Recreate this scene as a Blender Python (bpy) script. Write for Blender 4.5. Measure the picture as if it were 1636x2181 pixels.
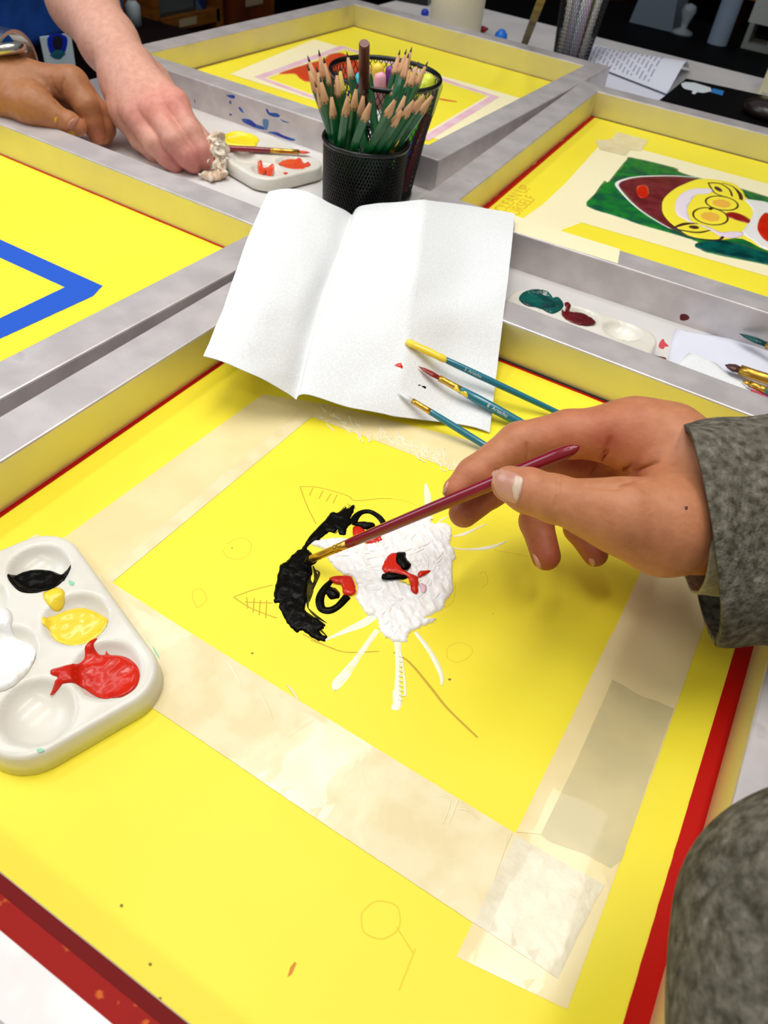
import bpy, bmesh, math, random
import numpy as np
from mathutils import Matrix, Vector, noise
from mathutils.geometry import delaunay_2d_cdt
random.seed(7); rng = np.random.default_rng(3)
SC = bpy.context.scene; COL = SC.collection
for o in list(bpy.data.objects): bpy.data.objects.remove(o)
PI = math.pi

# ------------------------------------------------------------------ camera
RC = np.array([[0.85042975, -0.42745715, 0.30667513], [0.51637356, 0.56672027, -0.64201751], [0.10063597, 0.70434971, 0.70268335]])
HC, FP, CX, CY = 0.316787, 1604.4568, 818., 1090.5
CAM = np.array([0, 0, HC])
cd = bpy.data.cameras.new('camera'); cam = bpy.data.objects.new('camera', cd); COL.objects.link(cam); SC.camera = cam
cam.matrix_world = Matrix([[*RC[0], 0], [*RC[1], 0], [*RC[2], HC], [0, 0, 0, 1]])
cd.sensor_fit = 'VERTICAL'; cd.sensor_height = 24; cd.lens = FP / 2181 * 24
cd.clip_start = 0.01; cd.dof.use_dof = True; cd.dof.focus_distance = 0.42; cd.dof.aperture_fstop = 11

# ------------------------------------------------------------------ light and exposure
W = bpy.data.worlds.new('world'); SC.world = W; W.use_nodes = True
W.node_tree.nodes['Background'].inputs[0].default_value = (0.93, 0.96, 1.0, 1); W.node_tree.nodes['Background'].inputs[1].default_value = 0.24
def area(name, loc, target, sx, sy, power, col=(1, 1, 1)):
    l = bpy.data.lights.new(name, 'AREA'); l.shape = 'RECTANGLE'; l.size = sx; l.size_y = sy; l.energy = power; l.color = col
    o = bpy.data.objects.new(name, l); COL.objects.link(o); o.location = loc
    o.rotation_euler = (Vector(target) - Vector(loc)).to_track_quat('-Z', 'Y').to_euler(); return o
for lx, pw in ((-1.05, 2.8), (-0.45, 2.9), (0.15, 2.3)):
    area('ceiling_and_fill_lamp', (lx, 0.46, 1.45), (lx, 0.50, 0), 0.14, 1.2, pw, (1, .97, .92)).data.spread = math.radians(100)
area('ceiling_and_fill_lamp', (-0.25, -0.65, 1.45), (-0.25, 0.1, 0), 1.2, 0.14, 1.3, (1, .97, .92)).data.spread = math.radians(110)  # added fill from the camera side, softens the hand's shadow
area('window_light', (-2.0, -0.2, 1.1), (-0.3, 0.5, 0), 1.0, 0.9, 9, (.72, .86, 1))
SC.view_settings.view_transform = 'Standard'; SC.view_settings.look = 'None'; SC.view_settings.gamma = 1
SC.view_settings.exposure = 0.2

# ------------------------------------------------------------------ helpers
def ray(px, py): return RC @ np.array([(px - CX) / FP, -(py - CY) / FP, -1])
def at(px, py, z=0.):
    d = ray(px, py); return CAM + d * ((z - HC) / d[2])
def axis(px, py, ax, v):
    d = ray(px, py); return CAM + d * ((v - CAM[ax]) / d[ax])
def dep(px, py, d): return CAM + ray(px, py) * d
def crop(ox, oy, s, pts): return [(ox + x / s, oy + y / s) for x, y in pts]
def sl(c):
    def f(u): u /= 255; return u / 12.92 if u <= .04045 else ((u + .055) / 1.055) ** 2.4
    return (f(c[0]), f(c[1]), f(c[2]), 1)
def mat(name, c, rough=.5, metal=0, c2=None, c3=None, scale=60, bump=0, bscale=None, detail=3, ramp=(.4, .6), coat=0, sss=0, spec=.5, trans=0, stretch=None, attr=None):
    m = bpy.data.materials.new(name); m.use_nodes = True; nt = m.node_tree; N = nt.nodes; L = nt.links; b = N['Principled BSDF']
    b.inputs['Base Color'].default_value = sl(c); b.inputs['Roughness'].default_value = rough; b.inputs['Metallic'].default_value = metal
    b.inputs['Coat Weight'].default_value = coat; b.inputs['Specular IOR Level'].default_value = spec; b.inputs['Transmission Weight'].default_value = trans
    if sss: b.inputs['Subsurface Weight'].default_value = sss; b.inputs['Subsurface Radius'].default_value = (1, .35, .2); b.inputs['Subsurface Scale'].default_value = .004
    tc = N.new('ShaderNodeTexCoord'); src = tc.outputs['Object']
    if stretch:
        mp = N.new('ShaderNodeMapping'); mp.inputs['Scale'].default_value = stretch; L.new(src, mp.inputs[0]); src = mp.outputs[0]
    out = None
    if attr:
        a = N.new('ShaderNodeAttribute'); a.attribute_name = attr; out = a.outputs['Color']
    if c2:
        n = N.new('ShaderNodeTexNoise'); n.inputs['Scale'].default_value = scale; n.inputs['Detail'].default_value = detail; L.new(src, n.inputs['Vector'])
        r = N.new('ShaderNodeValToRGB'); r.color_ramp.elements[0].position = ramp[0]; r.color_ramp.elements[1].position = ramp[1]
        r.color_ramp.elements[0].color = sl(c); r.color_ramp.elements[1].color = sl(c2); L.new(n.outputs['Fac'], r.inputs[0])
        if c3:
            e = r.color_ramp.elements.new(min(.99, ramp[1] + (ramp[1] - ramp[0]) * .8)); e.color = sl(c3)
        if out:
            mx = N.new('ShaderNodeMix'); mx.data_type = 'RGBA'; mx.blend_type = 'MULTIPLY'; mx.inputs[0].default_value = 1
            L.new(out, mx.inputs[6]); L.new(r.outputs[0], mx.inputs[7]); out = mx.outputs[2]
        else: out = r.outputs[0]
    if out: L.new(out, b.inputs['Base Color'])
    if bump:
        n = N.new('ShaderNodeTexNoise'); n.inputs['Scale'].default_value = bscale or scale; n.inputs['Detail'].default_value = 4; L.new(src, n.inputs['Vector'])
        bp = N.new('ShaderNodeBump'); bp.inputs['Strength'].default_value = 1; bp.inputs['Distance'].default_value = bump
        L.new(n.outputs['Fac'], bp.inputs['Height']); L.new(bp.outputs[0], b.inputs['Normal'])
    return m
ROOTM = {}
def root_inv(root): return ROOTM[root.name].inverted() if root is not None else Matrix()
def meta(o, label=None, cat=None, group=None, kind=None):
    for k, v in (('label', label), ('category', cat), ('group', group), ('kind', kind)):
        if v: o[k] = v
    return o
def root(name, label, cat, loc, rz=0, group=None, M=None):
    o = bpy.data.objects.new(name, None); COL.objects.link(o); o.empty_display_size = .02
    m = M if M is not None else Matrix.Translation(Vector(loc)) @ Matrix.Rotation(rz, 4, 'Z')
    o.matrix_world = m; ROOTM[o.name] = m.copy(); return meta(o, label, cat, group)
def mesh(name, verts, faces, m, parent=None, smooth=False, label=None, cat=None, group=None, kind=None, base=None, local=False, attr=None):
    """verts in world coordinates (or the parent's own when local); a top-level mesh gets its origin at its base"""
    v = np.array(verts, float)
    if parent is not None and not local:
        Mi = np.array(root_inv(parent)); v = v @ Mi[:3, :3].T + Mi[:3, 3]
    me = bpy.data.meshes.new(name); loc = None
    if parent is None:
        loc = np.array([(v[:, 0].min() + v[:, 0].max()) / 2, (v[:, 1].min() + v[:, 1].max()) / 2, v[:, 2].min()]); v = v - loc
    me.from_pydata(v.tolist(), [], [list(map(int, f)) for f in faces]); me.update()
    if smooth: me.polygons.foreach_set('use_smooth', [True] * len(me.polygons))
    if attr is not None:
        a = me.color_attributes.new('tint', 'FLOAT_COLOR', 'POINT'); a.data.foreach_set('color', np.concatenate([attr, np.ones((len(v), 1))], 1).astype(np.float32).ravel())
    o = bpy.data.objects.new(name, me); COL.objects.link(o)
    if m: me.materials.append(m)
    if parent is not None: o.parent = parent; ROOTM[o.name] = ROOTM[parent.name]
    else: o.location = loc; ROOTM[o.name] = Matrix.Translation(Vector(loc))
    return meta(o, label, cat, group, kind)
class G:
    """collects shapes that become one mesh"""
    def __init__(s): s.v = []; s.f = []; s.marks = []
    def add(s, v, f):
        n = len(s.v); s.marks.append((n, len(s.f))); s.v += [tuple(map(float, p)) for p in v]; s.f += [[i + n for i in q] for q in f]; return s
    def box(s, x0, x1, y0, y1, z0, z1, M=None):
        v = [(x, y, z) for z in (z0, z1) for x, y in ((x0, y0), (x1, y0), (x1, y1), (x0, y1))]
        if M is not None: v = [tuple(M @ Vector(p)) for p in v]
        return s.add(v, [(3, 2, 1, 0), (4, 5, 6, 7), (0, 1, 5, 4), (1, 2, 6, 5), (2, 3, 7, 6), (3, 0, 4, 7)])
    def lathe(s, prof, n=24, M=None, sx=1, sy=1, cap=True, ph=0):
        v = [(r * math.cos(2 * PI * k / n + ph) * sx, r * math.sin(2 * PI * k / n + ph) * sy, z) for z, r in prof for k in range(n)]
        if M is not None: v = [tuple(M @ Vector(p)) for p in v]
        f = [(i * n + k, i * n + (k + 1) % n, (i + 1) * n + (k + 1) % n, (i + 1) * n + k) for i in range(len(prof) - 1) for k in range(n)]
        if cap: f += [list(range(n))[::-1], [(len(prof) - 1) * n + k for k in range(n)]]
        return s.add(v, f)
    def tube(s, P, r, n=8, cap=True):
        P = [Vector(p) for p in P]; R = r if hasattr(r, '__len__') else [r] * len(P); v = []
        up = Vector((0.13, .29, 1)).normalized()
        for i, p in enumerate(P):
            t = (P[min(i + 1, len(P) - 1)] - P[max(i - 1, 0)]).normalized(); a = t.cross(up)
            if a.length < 1e-3: a = t.cross(Vector((1, 0, 0)))
            a.normalize(); b = t.cross(a)
            v += [tuple(p + (a * math.cos(2 * PI * k / n) + b * math.sin(2 * PI * k / n)) * R[i]) for k in range(n)]
        f = [(i * n + k, i * n + (k + 1) % n, (i + 1) * n + (k + 1) % n, (i + 1) * n + k) for i in range(len(P) - 1) for k in range(n)]
        if cap: f += [list(range(n))[::-1], [(len(P) - 1) * n + k for k in range(n)]]
        return s.add(v, f)
    def obj(s, name, m, parent=None, **k): return mesh(name, s.v, s.f, m, parent, **k)
    def each(s, name, m, parent=None, **k):
        for (a, c), (b, d) in zip(s.marks, s.marks[1:] + [(len(s.v), len(s.f))]):
            mesh(name, s.v[a:b], [[i - a for i in q] for q in s.f[c:d]], m, parent, **k)
def zmat(p0, p1):
    p0 = Vector(p0); p1 = Vector(p1); return Matrix.Translation(p0) @ (p1 - p0).to_track_quat('Z', 'Y').to_matrix().to_4x4()
def catmull(pts, n=6, closed=True):
    P = np.array(pts, float); N = len(P); out = []
    for i in range(N if closed else N - 1):
        g = (lambda k: P[k % N]) if closed else (lambda k: P[min(max(k, 0), N - 1)])
        a, b, c, d = g(i - 1), g(i), g(i + 1), g(i + 2)
        for t in np.arange(n) / n: out.append(.5 * (2 * b + (c - a) * t + (2 * a - 5 * b + 4 * c - d) * t * t + (3 * b - a - 3 * c + d) * t ** 3))
    if not closed: out.append(P[-1])
    return np.array(out)
def inside(P, poly):
    x, y = P[:, 0], P[:, 1]; r = np.zeros(len(P), bool); n = len(poly)
    for i in range(n):
        a, b = poly[i], poly[(i + 1) % n]; c = (a[1] > y) != (b[1] > y)
        with np.errstate(divide='ignore', invalid='ignore'): r ^= c & (x < (b[0] - a[0]) * (y - a[1]) / (b[1] - a[1]) + a[0])
    return r
def bdist(P, poly):
    d = np.full(len(P), 1e9); n = len(poly)
    for i in range(n):
        a, b = poly[i], poly[(i + 1) % n]; ab = b - a; t = np.clip(((P - a) @ ab) / max(ab @ ab, 1e-18), 0, 1)
        d = np.minimum(d, np.linalg.norm(P - a - t[:, None] * ab, axis=1))
    return d
def flat(z=0.):
    return lambda P: (np.column_stack([P, np.full(len(P), z)]), np.tile([0, 0, 1.], (len(P), 1)))
def dab(uv, surf, thick, sp=.002, edge=.001, amp=0, fs=200, g=None, seed=0, lift=.00002, ridge=None):
    """a film of paint / tape / paper lying on a surface: outline uv, surf maps uv to points and normals"""
    uv = np.array(uv, float); lo, hi = uv.min(0), uv.max(0)
    X, Y = np.meshgrid(np.arange(lo[0] + sp / 2, hi[0], sp), np.arange(lo[1] + sp / 2, hi[1], sp)); Q = np.column_stack([X.ravel(), Y.ravel()])
    Q = Q + (rng.random(Q.shape) - .5) * sp * .2
    if len(Q): Q = Q[inside(Q, uv)]
    if len(Q): Q = Q[bdist(Q, uv) > sp * .45]
    A = np.concatenate([uv, Q]) if len(Q) else uv; n = len(uv); sc = 1 / sp
    r = delaunay_2d_cdt([Vector(p * sc) for p in A - lo], [], [list(range(n))], 1, 1e-5)
    B = np.array([tuple(p) for p in r[0]]) / sc + lo; F = [list(f) for f in r[2]]
    d = bdist(B, uv); e = np.clip(d / edge, 0, 1); e = np.sqrt(1 - (1 - e) ** 2)
    h = thick * e
    if amp:
        nz = np.array([noise.noise(Vector((p[0] * fs + seed, p[1] * fs, seed * 1.7))) for p in B]); h = h + amp * nz * e
    if ridge:
        ang, f2, a2 = ridge; u = B @ np.array([math.cos(ang), math.sin(ang)]); w = B @ np.array([-math.sin(ang), math.cos(ang)])
        nz = np.array([abs(noise.noise(Vector((a * f2, b * f2 * .25, seed + 5)))) for a, b in zip(u, w)]); h = h + a2 * nz * e
    P, Nn = surf(B); V = P + Nn * (np.maximum(h, thick * .15 * (d > 0)) + lift)[:, None]
    # closed underside so the film has real thickness
    G_ = g or G(); m = len(V); V0 = P + Nn * lift * .2; cnt = {}
    for f in F:
        for i in range(len(f)):
            a, b = f[i], f[(i + 1) % len(f)]; cnt[(a, b)] = cnt.get((a, b), 0) + 1
    a0, b0, c0 = (B[F[0][k]] for k in range(3)) if F else (0, 0, 0)
    G_.add(np.concatenate([V, V0]), F + [[i + m for i in f[::-1]] for f in F] + [[b, a, a + m, b + m] for (a, b) in cnt if (b, a) not in cnt])
    return G_
def ribbon(P, wid, surf, thick, g=None, lift=.00002, n=4, k=5):
    P = np.array(P, float); Wd = np.array(wid if hasattr(wid, '__len__') else [wid] * len(P), float)
    C = catmull(np.column_stack([P, Wd]), n, False); P = C[:, :2]; Wd = np.maximum(C[:, 2], 1e-5)
    T = np.gradient(P, axis=0); T /= np.linalg.norm(T, axis=1)[:, None] + 1e-12; Nn = np.column_stack([-T[:, 1], T[:, 0]])
    G_ = g or G(); V = []; t = np.linspace(-1, 1, k)
    for s in t:
        Q, Nr = surf(P + Nn * (Wd * s / 2)[:, None]); V.append(Q + Nr * (lift + thick * math.sqrt(max(0, 1 - s * s)))); 
    V = np.array(V); K, M_ = V.shape[:2]; F = [(i * M_ + j, i * M_ + j + 1, (i + 1) * M_ + j + 1, (i + 1) * M_ + j) for i in range(K - 1) for j in range(M_ - 1)]
    G_.add(V.reshape(-1, 3), F); return G_
def W2(pts, z=0): return np.array([at(x, y, z)[:2] for x, y in pts])
def text(name, s, size, M, m, parent, label=None, ext=.00008):
    c = bpy.data.curves.new(name, 'FONT'); c.body = s; c.size = size; c.extrude = ext; o = bpy.data.objects.new('t', c); COL.objects.link(o)
    me = bpy.data.meshes.new_from_object(o.evaluated_get(bpy.context.evaluated_depsgraph_get())); bpy.data.objects.remove(o)
    v = np.array([tuple(M @ p.co) for p in me.vertices]); f = [list(p.vertices) for p in me.polygons]; bpy.data.meshes.remove(me)
    return mesh(name, v, f, m, parent, label=label)

# ------------------------------------------------------------------ materials
def tint_noise(): pass
ALU = mat('brushed_aluminium', (200, 196, 194), .42, .85, (226, 222, 220), (172, 168, 168), scale=22, bump=.00012, bscale=70, ramp=(.42, .62), detail=7)
ALUD = mat('scuffed_aluminium', (204, 197, 196), .45, .5, (222, 214, 212), (164, 158, 158), scale=35, bump=.00015, bscale=120, ramp=(.4, .66), detail=8)
STAIN_REFL = mat('aluminium_yellow_reflection_stain', (230, 222, 156), .42, .45, (222, 214, 166), (176, 174, 140), scale=11, bump=.00012, bscale=90, ramp=(.4, .62), detail=6)  # inner faces: mesh's yellow reflection put into the colour, plus emulsion blotches
YEL = mat('yellow_emulsion', (255, 240, 62), .42, 0, (252, 232, 54), scale=9, ramp=(.3, .75), spec=.35, bump=.00003, bscale=900)
RED = mat('red_blockout', (190, 12, 4), .55, spec=.15)
REDD = mat('shaded_red_blockout', (116, 4, 2), .55, spec=.15)  # red darkened as if turned from the light, partly glue colour
REDF = mat('flaking_red_paint', (160, 14, 3), .5, 0, (156, 14, 3), (214, 100, 34), scale=70, ramp=(.57, .61), detail=6, spec=.15)
BRNL = mat('brown_glue_line', (120, 50, 14), .5)
BLKL = mat('gap_shade_black', (24, 20, 12), .7)  # near-black standing for shade in the gap under a rail
TAPE = mat('cream_packing_tape', (250, 232, 176), .22, 0, (242, 220, 158), scale=26, bump=.0002, bscale=28, ramp=(.35, .7), coat=.3, detail=4)
TAPEW = mat('pale_packing_tape', (248, 232, 186), .25, 0, (240, 222, 170), scale=60, bump=.0004, bscale=55, coat=.3)
TAPEG = mat('worn_grey_tape', (220, 204, 150), .3, 0, (212, 198, 148), scale=40, bump=.00015, bscale=30, coat=.2)
BLUET = mat('blue_masking_tape', (4, 84, 200), .7, bump=.0001, bscale=300)
WHP = mat('wet_white_paint', (250, 248, 244), .3, 0, (250, 246, 238), (246, 232, 200), scale=90, ramp=(.45, .7), bump=.0006, bscale=300, coat=.3)
WHW = mat('thin_white_paint', (252, 246, 220), .3, 0, (252, 244, 160), scale=180, ramp=(.5, .75), coat=.3)
BLP = mat('wet_black_paint', (8, 7, 5), .22, 0, (12, 10, 4), scale=150, bump=.0003, bscale=260, spec=.09)
BLW = mat('thin_black_paint', (70, 64, 10), .5, 0, (26, 24, 6), scale=260, bump=.0002, bscale=300, spec=.1)
RDP = mat('wet_red_paint', (216, 38, 10), .22, 0, (204, 32, 8), scale=60, bump=.0005, bscale=120, coat=.12, spec=.3)
YLP = mat('wet_yellow_paint', (255, 226, 60), .25, 0, (252, 214, 46), scale=60, bump=.0004, bscale=110, coat=.4)
ORP = mat('orange_red_paint', (226, 72, 30), .3, bump=.0004, bscale=120, coat=.3)
GRP = mat('wet_green_paint', (10, 92, 60), .28, 0, (24, 140, 40), (8, 70, 66), scale=45, bump=.0006, bscale=150, coat=.4, detail=5)
TLP = mat('wet_teal_paint', (2, 56, 58), .2, 0, (4, 92, 82), scale=70, bump=.0004, bscale=120, coat=.1, spec=.3)
MRP = mat('wet_maroon_paint', (110, 14, 22), .25, 0, (90, 8, 16), scale=60, bump=.0004, bscale=120, coat=.1, spec=.3)
PINK = mat('pink_paint_wash', (236, 186, 200), .5, 0, (240, 205, 215), scale=40)
PNCL = mat('pencil_line', (208, 172, 30), .6)
PNCF = mat('faint_pencil_line', (240, 214, 44), .6)
TXTY = mat('ochre_lettering', (232, 190, 34), .6)
BRWN = mat('brown_paint', (74, 30, 14), .35, coat=.2)
PEACH = mat('peach_paint', (250, 190, 70), .35)
PALW = mat('white_plastic', (234, 230, 218), .3, 0, (228, 222, 208), scale=40, coat=.2, spec=.5)
TABLE = mat('white_tabletop', (226, 222, 218), .35, 0, (216, 212, 210), scale=12, spec=.5)
PAPT = mat('paper_towel', (238, 240, 240), .9, 0, (232, 233, 232), scale=600, bump=.00035, bscale=900, ramp=(.4, .6))
TISS = mat('tissue', (240, 228, 208), .9, 0, (206, 164, 124), scale=70, ramp=(.45, .7), bump=.0008, bscale=200)
PAPER = mat('white_paper', (222, 224, 236), .8)
INK = mat('printed_ink', (150, 152, 172), .8)
BLKW = mat('black_wire', (10, 10, 12), .35, .3)
BLKM = mat('black_enamel', (8, 8, 10), .3)
GRN = mat('green_pencil_lacquer', (8, 92, 44), .3, 0, (6, 80, 36), scale=40, coat=.3)
WOOD = mat('sharpened_cedar', (206, 160, 118), .7, 0, (188, 136, 94), scale=300, stretch=(1, 1, .15))
LEAD = mat('graphite', (62, 58, 60), .4)
GOLD = mat('gold_ferrule', (214, 168, 70), .28, .9)
TEALH = mat('teal_brush_handle', (20, 116, 136), .25, coat=.4)
MARH = mat('dark_red_brush_handle', (128, 12, 30), .22, 0, (140, 14, 40), scale=30, coat=.5)
WHITEI = mat('white_print', (215, 225, 225), .5)
WOOL = mat('grey_tweed_wool', (76, 72, 60), .95, 0, (118, 113, 100), (146, 141, 128), scale=230, ramp=(.34, .60), bump=.002, bscale=330, detail=6, spec=.05)
CUFF = mat('pale_grey_knit_lining', (170, 166, 154), .95, 0, (150, 146, 134), scale=300, bump=.0006, bscale=500, spec=.1)
NAIL = mat('nail', (208, 150, 128), .3, coat=.3)
NAILW = mat('nail_lunula', (226, 196, 172), .3, coat=.3)
SKIN = mat('skin', (255, 255, 255), .48, 0, (236, 226, 222), scale=170, attr='tint', sss=.12, bump=.00022, bscale=420, spec=.4, ramp=(.35, .8))
SHIRT = mat('blue_cotton', (16, 84, 178), .9, 0, (10, 72, 160), scale=30, bump=.0006, bscale=300)
TROUS = mat('black_trousers', (10, 9, 14), .9)
OAK = mat('orange_oak', (150, 92, 24), .5, 0, (128, 72, 16), scale=18, stretch=(1, 1, 6))
CHER = mat('cherry_wood', (132, 62, 20), .5, 0, (104, 44, 14), scale=14, stretch=(1, 1, .3))
DARKW = mat('dark_brown_wall', (22, 10, 8), .9, spec=.1)
DFLOOR = mat('dark_floor', (18, 14, 14), .8, spec=.1)
DESK = mat('black_desk', (6, 6, 8), .7, spec=.06)
STEEL = mat('steel', (190, 186, 176), .25, 1)
def solid(n, c, r=.4, **k): return mat(n, c, r, **k)

# ------------------------------------------------------------------ setting
meta(G().box(-5, 4, -3, 6, -.87, -.85).obj('floor', DFLOOR), kind='structure')
meta(G().box(-5, 4, 3.9, 4.0, -.85, 1.9).obj('wall_back', DARKW), kind='structure')
meta(G().box(-3.6, -3.5, -3, 3.9, -.85, 1.9).obj('wall_left', DARKW), kind='structure')
TZ = -.0015
t = root('work_table', 'long white worktop table that carries all the yellow screens', 'table', (-.3, .5, -.85))
g = G().box(-.833, .2, -.3, 1.585, TZ - .035, TZ); g.obj('tabletop', TABLE, t)
for x, y in ((-.78, -.24), (.14, -.24), (-.78, 1.52), (.14, 1.52)): G().box(x - .03, x + .03, y - .03, y + .03, -.85, TZ - .035).obj('leg', STEEL, t)

# ------------------------------------------------------------------ screens
RH = .0312; RW = .0310
def screen(label, x, y, ang, a, b):
    r = root('screen_printing_frame', label, 'printing screen', (x, y, TZ), ang, 'aluminium screens with yellow mesh')
    c = .0013; prof = [(0, 0), (0, RH - c), (c * .3, RH - c * .3), (c, RH), (RW - c, RH), (RW - c * .3, RH - c * .3), (RW, RH - c), (RW, 0)]
    V = []; F = []; n = len(prof)
    for sx, sy in ((0, 0), (1, 0), (1, 1), (0, 1)):
        for t_, z in prof: V.append((a * sx + (t_ if sx else -t_), b * sy + (t_ if sy else -t_), z - (TZ if z else 0)))
    for i in range(4):
        for k in range(n): F.append((i * n + k, i * n + (k + 1) % n, ((i + 1) % 4) * n + (k + 1) % n, ((i + 1) % 4) * n + k))
    me = mesh('rail_frame', V, F, ALUD, r, local=True)
    bm = bmesh.new(); bm.from_mesh(me.data); bmesh.ops.recalc_face_normals(bm, faces=bm.faces); bm.to_mesh(me.data); bm.free()
    me.data.materials.append(STAIN_REFL)
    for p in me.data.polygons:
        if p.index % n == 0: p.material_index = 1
    mesh('mesh_fabric', G().box(.0001, a - .0001, .0001, b - .0001, .0002, -TZ).v, G().box(0, 1, 0, 1, 0, 1).f, YEL, r, local=True)
    return r
def strip(r, name, m, x0, x1, y0, y1, wob=0, z=-TZ, th=.0003, seed=0):
    """a painted band along a rail, inner edge slightly ragged"""
    L = x1 - x0 if x1 - x0 > y1 - y0 else y1 - y0; n = max(6, int(L / .006)); A = []; B = []
    for i in range(n + 1):
        w = 1 + wob * noise.noise(Vector((i * .35 + seed, seed, 0)))
        if x1 - x0 > y1 - y0: A.append((x0 + (x1 - x0) * i / n, y1)); B.append((x0 + (x1 - x0) * i / n, y1 - (y1 - y0) * w))
        else: A.append((x1, y0 + (y1 - y0) * i / n)); B.append((x1 - (x1 - x0) * w, y0 + (y1 - y0) * i / n))
    V = [(x, y, z + q) for q in (th, .00002) for x, y in A + B]; m_ = n + 1
    F = [(i, i + 1, m_ + i + 1, m_ + i) for i in range(n)] + [(m_ + i, m_ + i + 1, 3 * m_ + i + 1, 3 * m_ + i) for i in range(n)]
    return mesh(name, V, F, m, r, local=True)
MX, MY, MA, Ma, Mb = -.3088, .0267, .0115, .3882, .4595
QX, QY, QA = -.7760, .0311, -.0125
UX, UY, UA, Ua, Ub = -.7806, .7723, -.0134, .4041, .4663
GX, GY, GA, Gb = -.2842, .6624, .0544, .4629
SM = screen('large near yellow screen with a half painted black and white animal face', MX, MY, MA, Ma, Mb)
SQ = screen('yellow screen with a blue tape rectangle, at the left edge', QX, QY, QA, Ma, Mb)
SU = screen('far yellow screen with an orange-red painted patch, behind the pencil cups', UX, UY, UA, Ua, Ub)
SG = screen('yellow screen with a painted face in a dark red pointed hat and glasses', GX, GY, GA, Ma, Gb)
# red glue bands of the near screen
strip(SM, 'blockout_band', RED, 0, .0030, 0, Mb, 0, seed=1)
mesh('blockout_band', G().box(Ma - .0085, Ma, 0, Mb, -TZ, -TZ + .0003).v, G().box(0, 1, 0, 1, 0, 1).f, RED, SM, local=True)
ms = MX, MY
V = []; n = 90
for i in range(n + 1):
    y = Mb * i / n; V += [(Ma - .0085 - .0006 * abs(noise.noise(Vector((i * .4, 3, 0)))) * (1 if y > .12 else 3), y, -TZ + .00035), (Ma - .004, y, -TZ + .00035)]
mesh('ragged_band_edge', V, [(2 * i, 2 * i + 1, 2 * i + 3, 2 * i + 2) for i in range(n)], RED, SM, local=True)
strip(SM, 'gap_shade', BLKL, .12, Ma, Mb - .0022, Mb, .3, seed=5, th=.0006)  # shadow line under the rail put in as a dark strip
strip(SM, 'blockout_band', RED, 0, Ma, Mb - .0042, Mb - .0018, .15, seed=6)
RT = RH - TZ
mesh('red_painted_rail_edge', G().box(-.012, Ma, -.0052, -.0006, RT - .0006, RT + .0003).v, G().box(0, 1, 0, 1, 0, 1).f, REDD, SM, local=True, label='red painted inner edge, darkened for shade')
mesh('red_painted_rail_edge', G().box(-.012, Ma, -.0128, -.0052, RT - .0002, RT + .0004).v, G().box(0, 1, 0, 1, 0, 1).f, REDF, SM, local=True, label='flaking bright red paint')
# other screens: thin red or brown lines
for S_, a, b, m, w in ((SQ, Ma, Mb, RED, .0018), (SU, Ua, Ub, BRNL, .0022), (SG, Ma, Gb, BRNL, .0022)):
    strip(S_, 'blockout_line', m, 0, a, b - w, b, .2, seed=w * 999); strip(S_, 'blockout_line', m, 0, w if S_ is not SG else .0062, 0, b, .35 if S_ is SG else .1, seed=4).data.materials[0] = RED if S_ is SG else m
strip(SG, 'gap_shade', BLKL, 0, Ma, Gb - .0012, Gb, .3, seed=5, th=.0005)  # same dark strip along this screen's far rail

# ---- tape on the near screen (all px corners turned into places on the mesh)
def quad(name, pts, m, r, z, th=.00012, sp=.004, wob=0, label=None, amp=.0):
    P = W2(pts); out = []
    for i in range(len(P)):
        a, b = P[i], P[(i + 1) % len(P)]; k = max(2, int(np.linalg.norm(b - a) / .003))
        for j in range(k):
            q = a + (b - a) * j / k; nn = np.array([-(b - a)[1], (b - a)[0]]) / np.linalg.norm(b - a)
            out.append(q + nn * wob * noise.noise(Vector((q[0] * 300, q[1] * 300, i))) if j else q)
    return dab(out, flat(z), th, sp=sp, edge=.0004, amp=amp, fs=60).obj(name, m, r, smooth=False, label=label)
quad('packing_tape', [(560, 840), (665, 887), (240, 1240), (215, 1232), (118, 1158)], TAPE, SM, 0, amp=.00006)
quad('packing_tape', [(560, 840), (700, 862), (1000, 938), (1460, 1098), (1420, 1160), (1100, 1050), (962, 1000), (664, 888)], TAPE, SM, .00012, amp=.00012)
quad('packing_tape', [(1425, 1088), (1520, 1120), (1560, 1180), (1494, 1350), (1400, 1620), (1321, 1836), (1208, 2150), (972, 2038), (1098, 1775), (1305, 1350)], TAPE, SM, .00016)
quad('packing_tape', [(79, 1138), (235, 1239), (400, 1345), (700, 1532), (1098, 1776), (1285, 1887), (1268, 1915), (1188, 2083), (1008, 1966), (700, 1762), (400, 1558), (300, 1492), (40, 1290), (20, 1170)], TAPEW, SM, .0003, amp=.00012, wob=.0002)
quad('worn_tape_layer', crop(900, 1350, 2.223, [(875, 205), (940, 240), (1040, 300), (1110, 320), (1190, 355), (1080, 660), (940, 1075), (890, 1110), (760, 1040), (600, 985), (540, 935), (445, 940), (560, 720), (720, 370), (830, 210)]), TAPEG, SM, .00034, th=.00006, wob=.0003, label='greyer worn stretch of tape')
quad('tape_overlap', crop(900, 1350, 2.223, [(895, 0), (990, 0), (880, 260), (720, 620), (560, 950), (445, 940), (640, 540), (780, 240)]), TAPE, SM, .00042, th=.00004)
quad('tape_patch', crop(900, 1350, 2.223, [(440, 960), (860, 1192), (815, 1262), (640, 1632), (240, 1368)]), mat('whitish_tape', (240, 230, 200), .3, 0, (232, 220, 188), scale=120, bump=.0006, bscale=160, coat=.3), SM, .0005, amp=.00008, wob=.0003)
quad('tape_overlap', [(665, 887), (640, 872), (225, 1222), (240, 1240)], TAPEW, SM, .00022, th=.00004)
g = G()
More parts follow.
